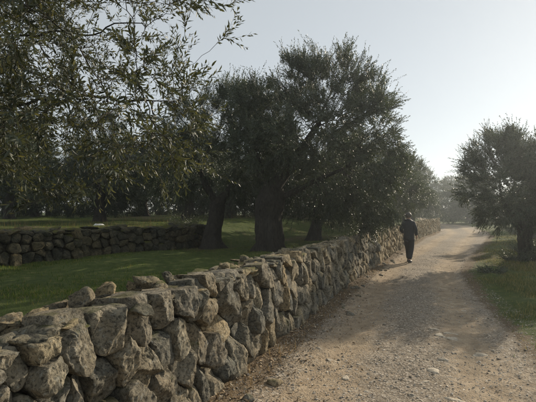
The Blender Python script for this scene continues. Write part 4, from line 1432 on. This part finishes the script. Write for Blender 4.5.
# nose and ears pulled from the head, eyes in the face
def blob(name, c, dims, mat, parent, sub=3, n=0.0, fn=None):
    v, f = ICO[sub]
    v = v * np.array(dims)
    if fn is not None: v = fn(v)
    if n: v = v * (1 + n * fbm(v * 30, 2, 4))[:, None]
    return mesh_obj(name, v + np.array(c), f, mat, parent)
blob("nose", (-0.015, 0.135, 1.565), (0.014, 0.022, 0.024), M_SKIN, bod, 2)
M_EYE = plain_mat("eye_white", (0.6, 0.58, 0.55), 0.3, 10, 0.02, 0.0001)
for sx in (-1, 1):
    blob("ear", (-0.015 + sx * 0.082, 0.03, 1.57), (0.012, 0.02, 0.032), M_SKIN, bod, 2)
    blob("eye", (-0.015 + sx * 0.032, 0.118, 1.59), (0.014, 0.008, 0.008), M_EYE, bod, 2)
blob("mouth", (-0.015, 0.122, 1.515), (0.025, 0.008, 0.006), plain_mat("lips", (0.30, 0.13, 0.11), 0.5), bod, 2)
def hair_fn(v):
    v = v.copy()
    front = v[:, 1] > 0.03
    v[front & (v[:, 2] < 0.02), 2] = np.maximum(v[front & (v[:, 2] < 0.02), 2], 0.035)
    return v
blob("hair", (-0.015, 0.022, 1.598), (0.100, 0.112, 0.100), M_HAIR, walker, 3, 0.05, hair_fn)
jk = {
    'hem': ((0, 0, 0.70), (0.195, 0.165)), 'pel': ((0, 0, 0.86), (0.195, 0.16)), 'wai': ((0, -0.005, 1.05), (0.185, 0.145)), 'chs': ((0, -0.01, 1.25), (0.195, 0.145)), 'nkb': ((0, 0.0, 1.40), 0.112), 'col': ((-0.005, 0.01, 1.475), 0.074),
    'lsh': ((-0.172, 0, 1.325), 0.080), 'lel': ((-0.262, -0.05, 1.10), 0.072), 'lwr': ((-0.228, 0.12, 0.99), 0.056),
    'rsh': ((0.172, 0, 1.325), 0.080), 'rel': ((0.245, -0.04, 1.09), 0.072), 'rwr': ((0.225, 0.085, 0.915), 0.056)}
put("jacket", skin_mesh(jk, [('pel', 'hem'), ('pel', 'wai'), ('wai', 'chs'), ('chs', 'nkb'), ('nkb', 'col'), ('chs', 'lsh'), ('lsh', 'lel'), ('lel', 'lwr'), ('chs', 'rsh'), ('rsh', 'rel'), ('rel', 'rwr')]), M_JACKET, walker)
tr_ = {'pel': ((0, 0, 0.88), (0.165, 0.125)), 'lhp': ((-0.085, 0, 0.76), 0.115), 'lkn': ((-0.085, 0.13, 0.46), 0.090), 'lan': ((-0.08, 0.17, 0.085), 0.078),
       'rhp': ((0.085, 0, 0.76), 0.115), 'rkn': ((0.08, -0.01, 0.45), 0.090), 'ran': ((0.075, -0.20, 0.11), 0.078)}
put("trousers", skin_mesh(tr_, [('pel', 'lhp'), ('lhp', 'lkn'), ('lkn', 'lan'), ('pel', 'rhp'), ('rhp', 'rkn'), ('rkn', 'ran')]), M_TROUSER, walker)
for sx, y0 in ((-0.085, 0.215), (0.08, -0.15)):
    def shoe_fn(v):
        v = v.copy(); v[:, 2] = np.maximum(v[:, 2], -0.028)
        heel = v[:, 1] < 0; v[heel, 2] *= np.where(v[heel, 2] > 0, 1.5, 1); v[:, 0] *= 1 + 0.8 * v[:, 1]
        return v
    sh = blob("shoe", (sx, y0, 0.045), (0.050, 0.145, 0.048), M_SHOE, walker, 3, 0, shoe_fn)
    blob("sole", (sx, y0, 0.014), (0.051, 0.146, 0.014), M_SOLE, sh, 2)

# ------------------------------------------------------------------ small pale things on the upper terrace
def tarp():
    x, y = -5.4, 13.2
    z0 = zat(x, y)
    n = 22
    u_, v_ = np.meshgrid(np.linspace(-1, 1, n), np.linspace(-1, 1, n))
    hgt = 0.24 * np.clip(1 - (np.abs(u_) ** 3 + np.abs(v_) ** 3) * 0.75, 0, 1) ** 0.7
    P2 = np.stack([u_ * 0.20, v_ * 0.18, hgt * 0.8], -1).reshape(-1, 3)
    P2 += 0.02 * np.stack([fbm(P2 * 9, 2, 1), fbm(P2 * 9, 2, 2), fbm(P2 * 11, 2, 3)], -1)
    ii_ = (np.arange(n - 1)[:, None] * n + np.arange(n - 1)[None]).ravel()
    F2 = np.stack([ii_, ii_ + 1, ii_ + n + 1, ii_ + n], -1)
    o = mesh_obj("white_sheet", P2, F2, plain_mat("white_plastic", (0.62, 0.63, 0.62), 0.5, 14, 0.08, 0.004))
    o.location = (x, y, z0 + 0.02)
    tag(o, "small crumpled white sheet lying on the upper terrace at left", "sheet")
tarp()

# ------------------------------------------------------------------ haze in the air
HX, HY0, HY1, HZ0, HZ1 = 130, -40, 170, -3.0, 14.0
hv = [(-HX, HY0, HZ0), (HX, HY0, HZ0), (HX, HY1, HZ0), (-HX, HY1, HZ0), (-HX, HY0, HZ1), (HX, HY0, HZ1), (HX, HY1, HZ1), (-HX, HY1, HZ1)]
hf = [(0, 3, 2, 1), (4, 5, 6, 7), (0, 1, 5, 4), (1, 2, 6, 5), (2, 3, 7, 6), (3, 0, 4, 7)]
mh = bpy.data.materials.new("haze_air")
mh.use_nodes = True
nn = mh.node_tree.nodes
nn.remove(nn["Principled BSDF"])
pv = nn.new("ShaderNodeVolumePrincipled")
pv.inputs["Color"].default_value = (0.86, 0.94, 1.0, 1)
pv.inputs["Density"].default_value = 0.0019
pv.inputs["Anisotropy"].default_value = 0.6
mh.node_tree.links.new(pv.outputs[0], nn["Material Output"].inputs["Volume"])
haze = mesh_obj("haze", hv, hf, mh, smooth=False)
tag(haze, "thin pale haze hanging over the grove", "haze", kind="stuff")
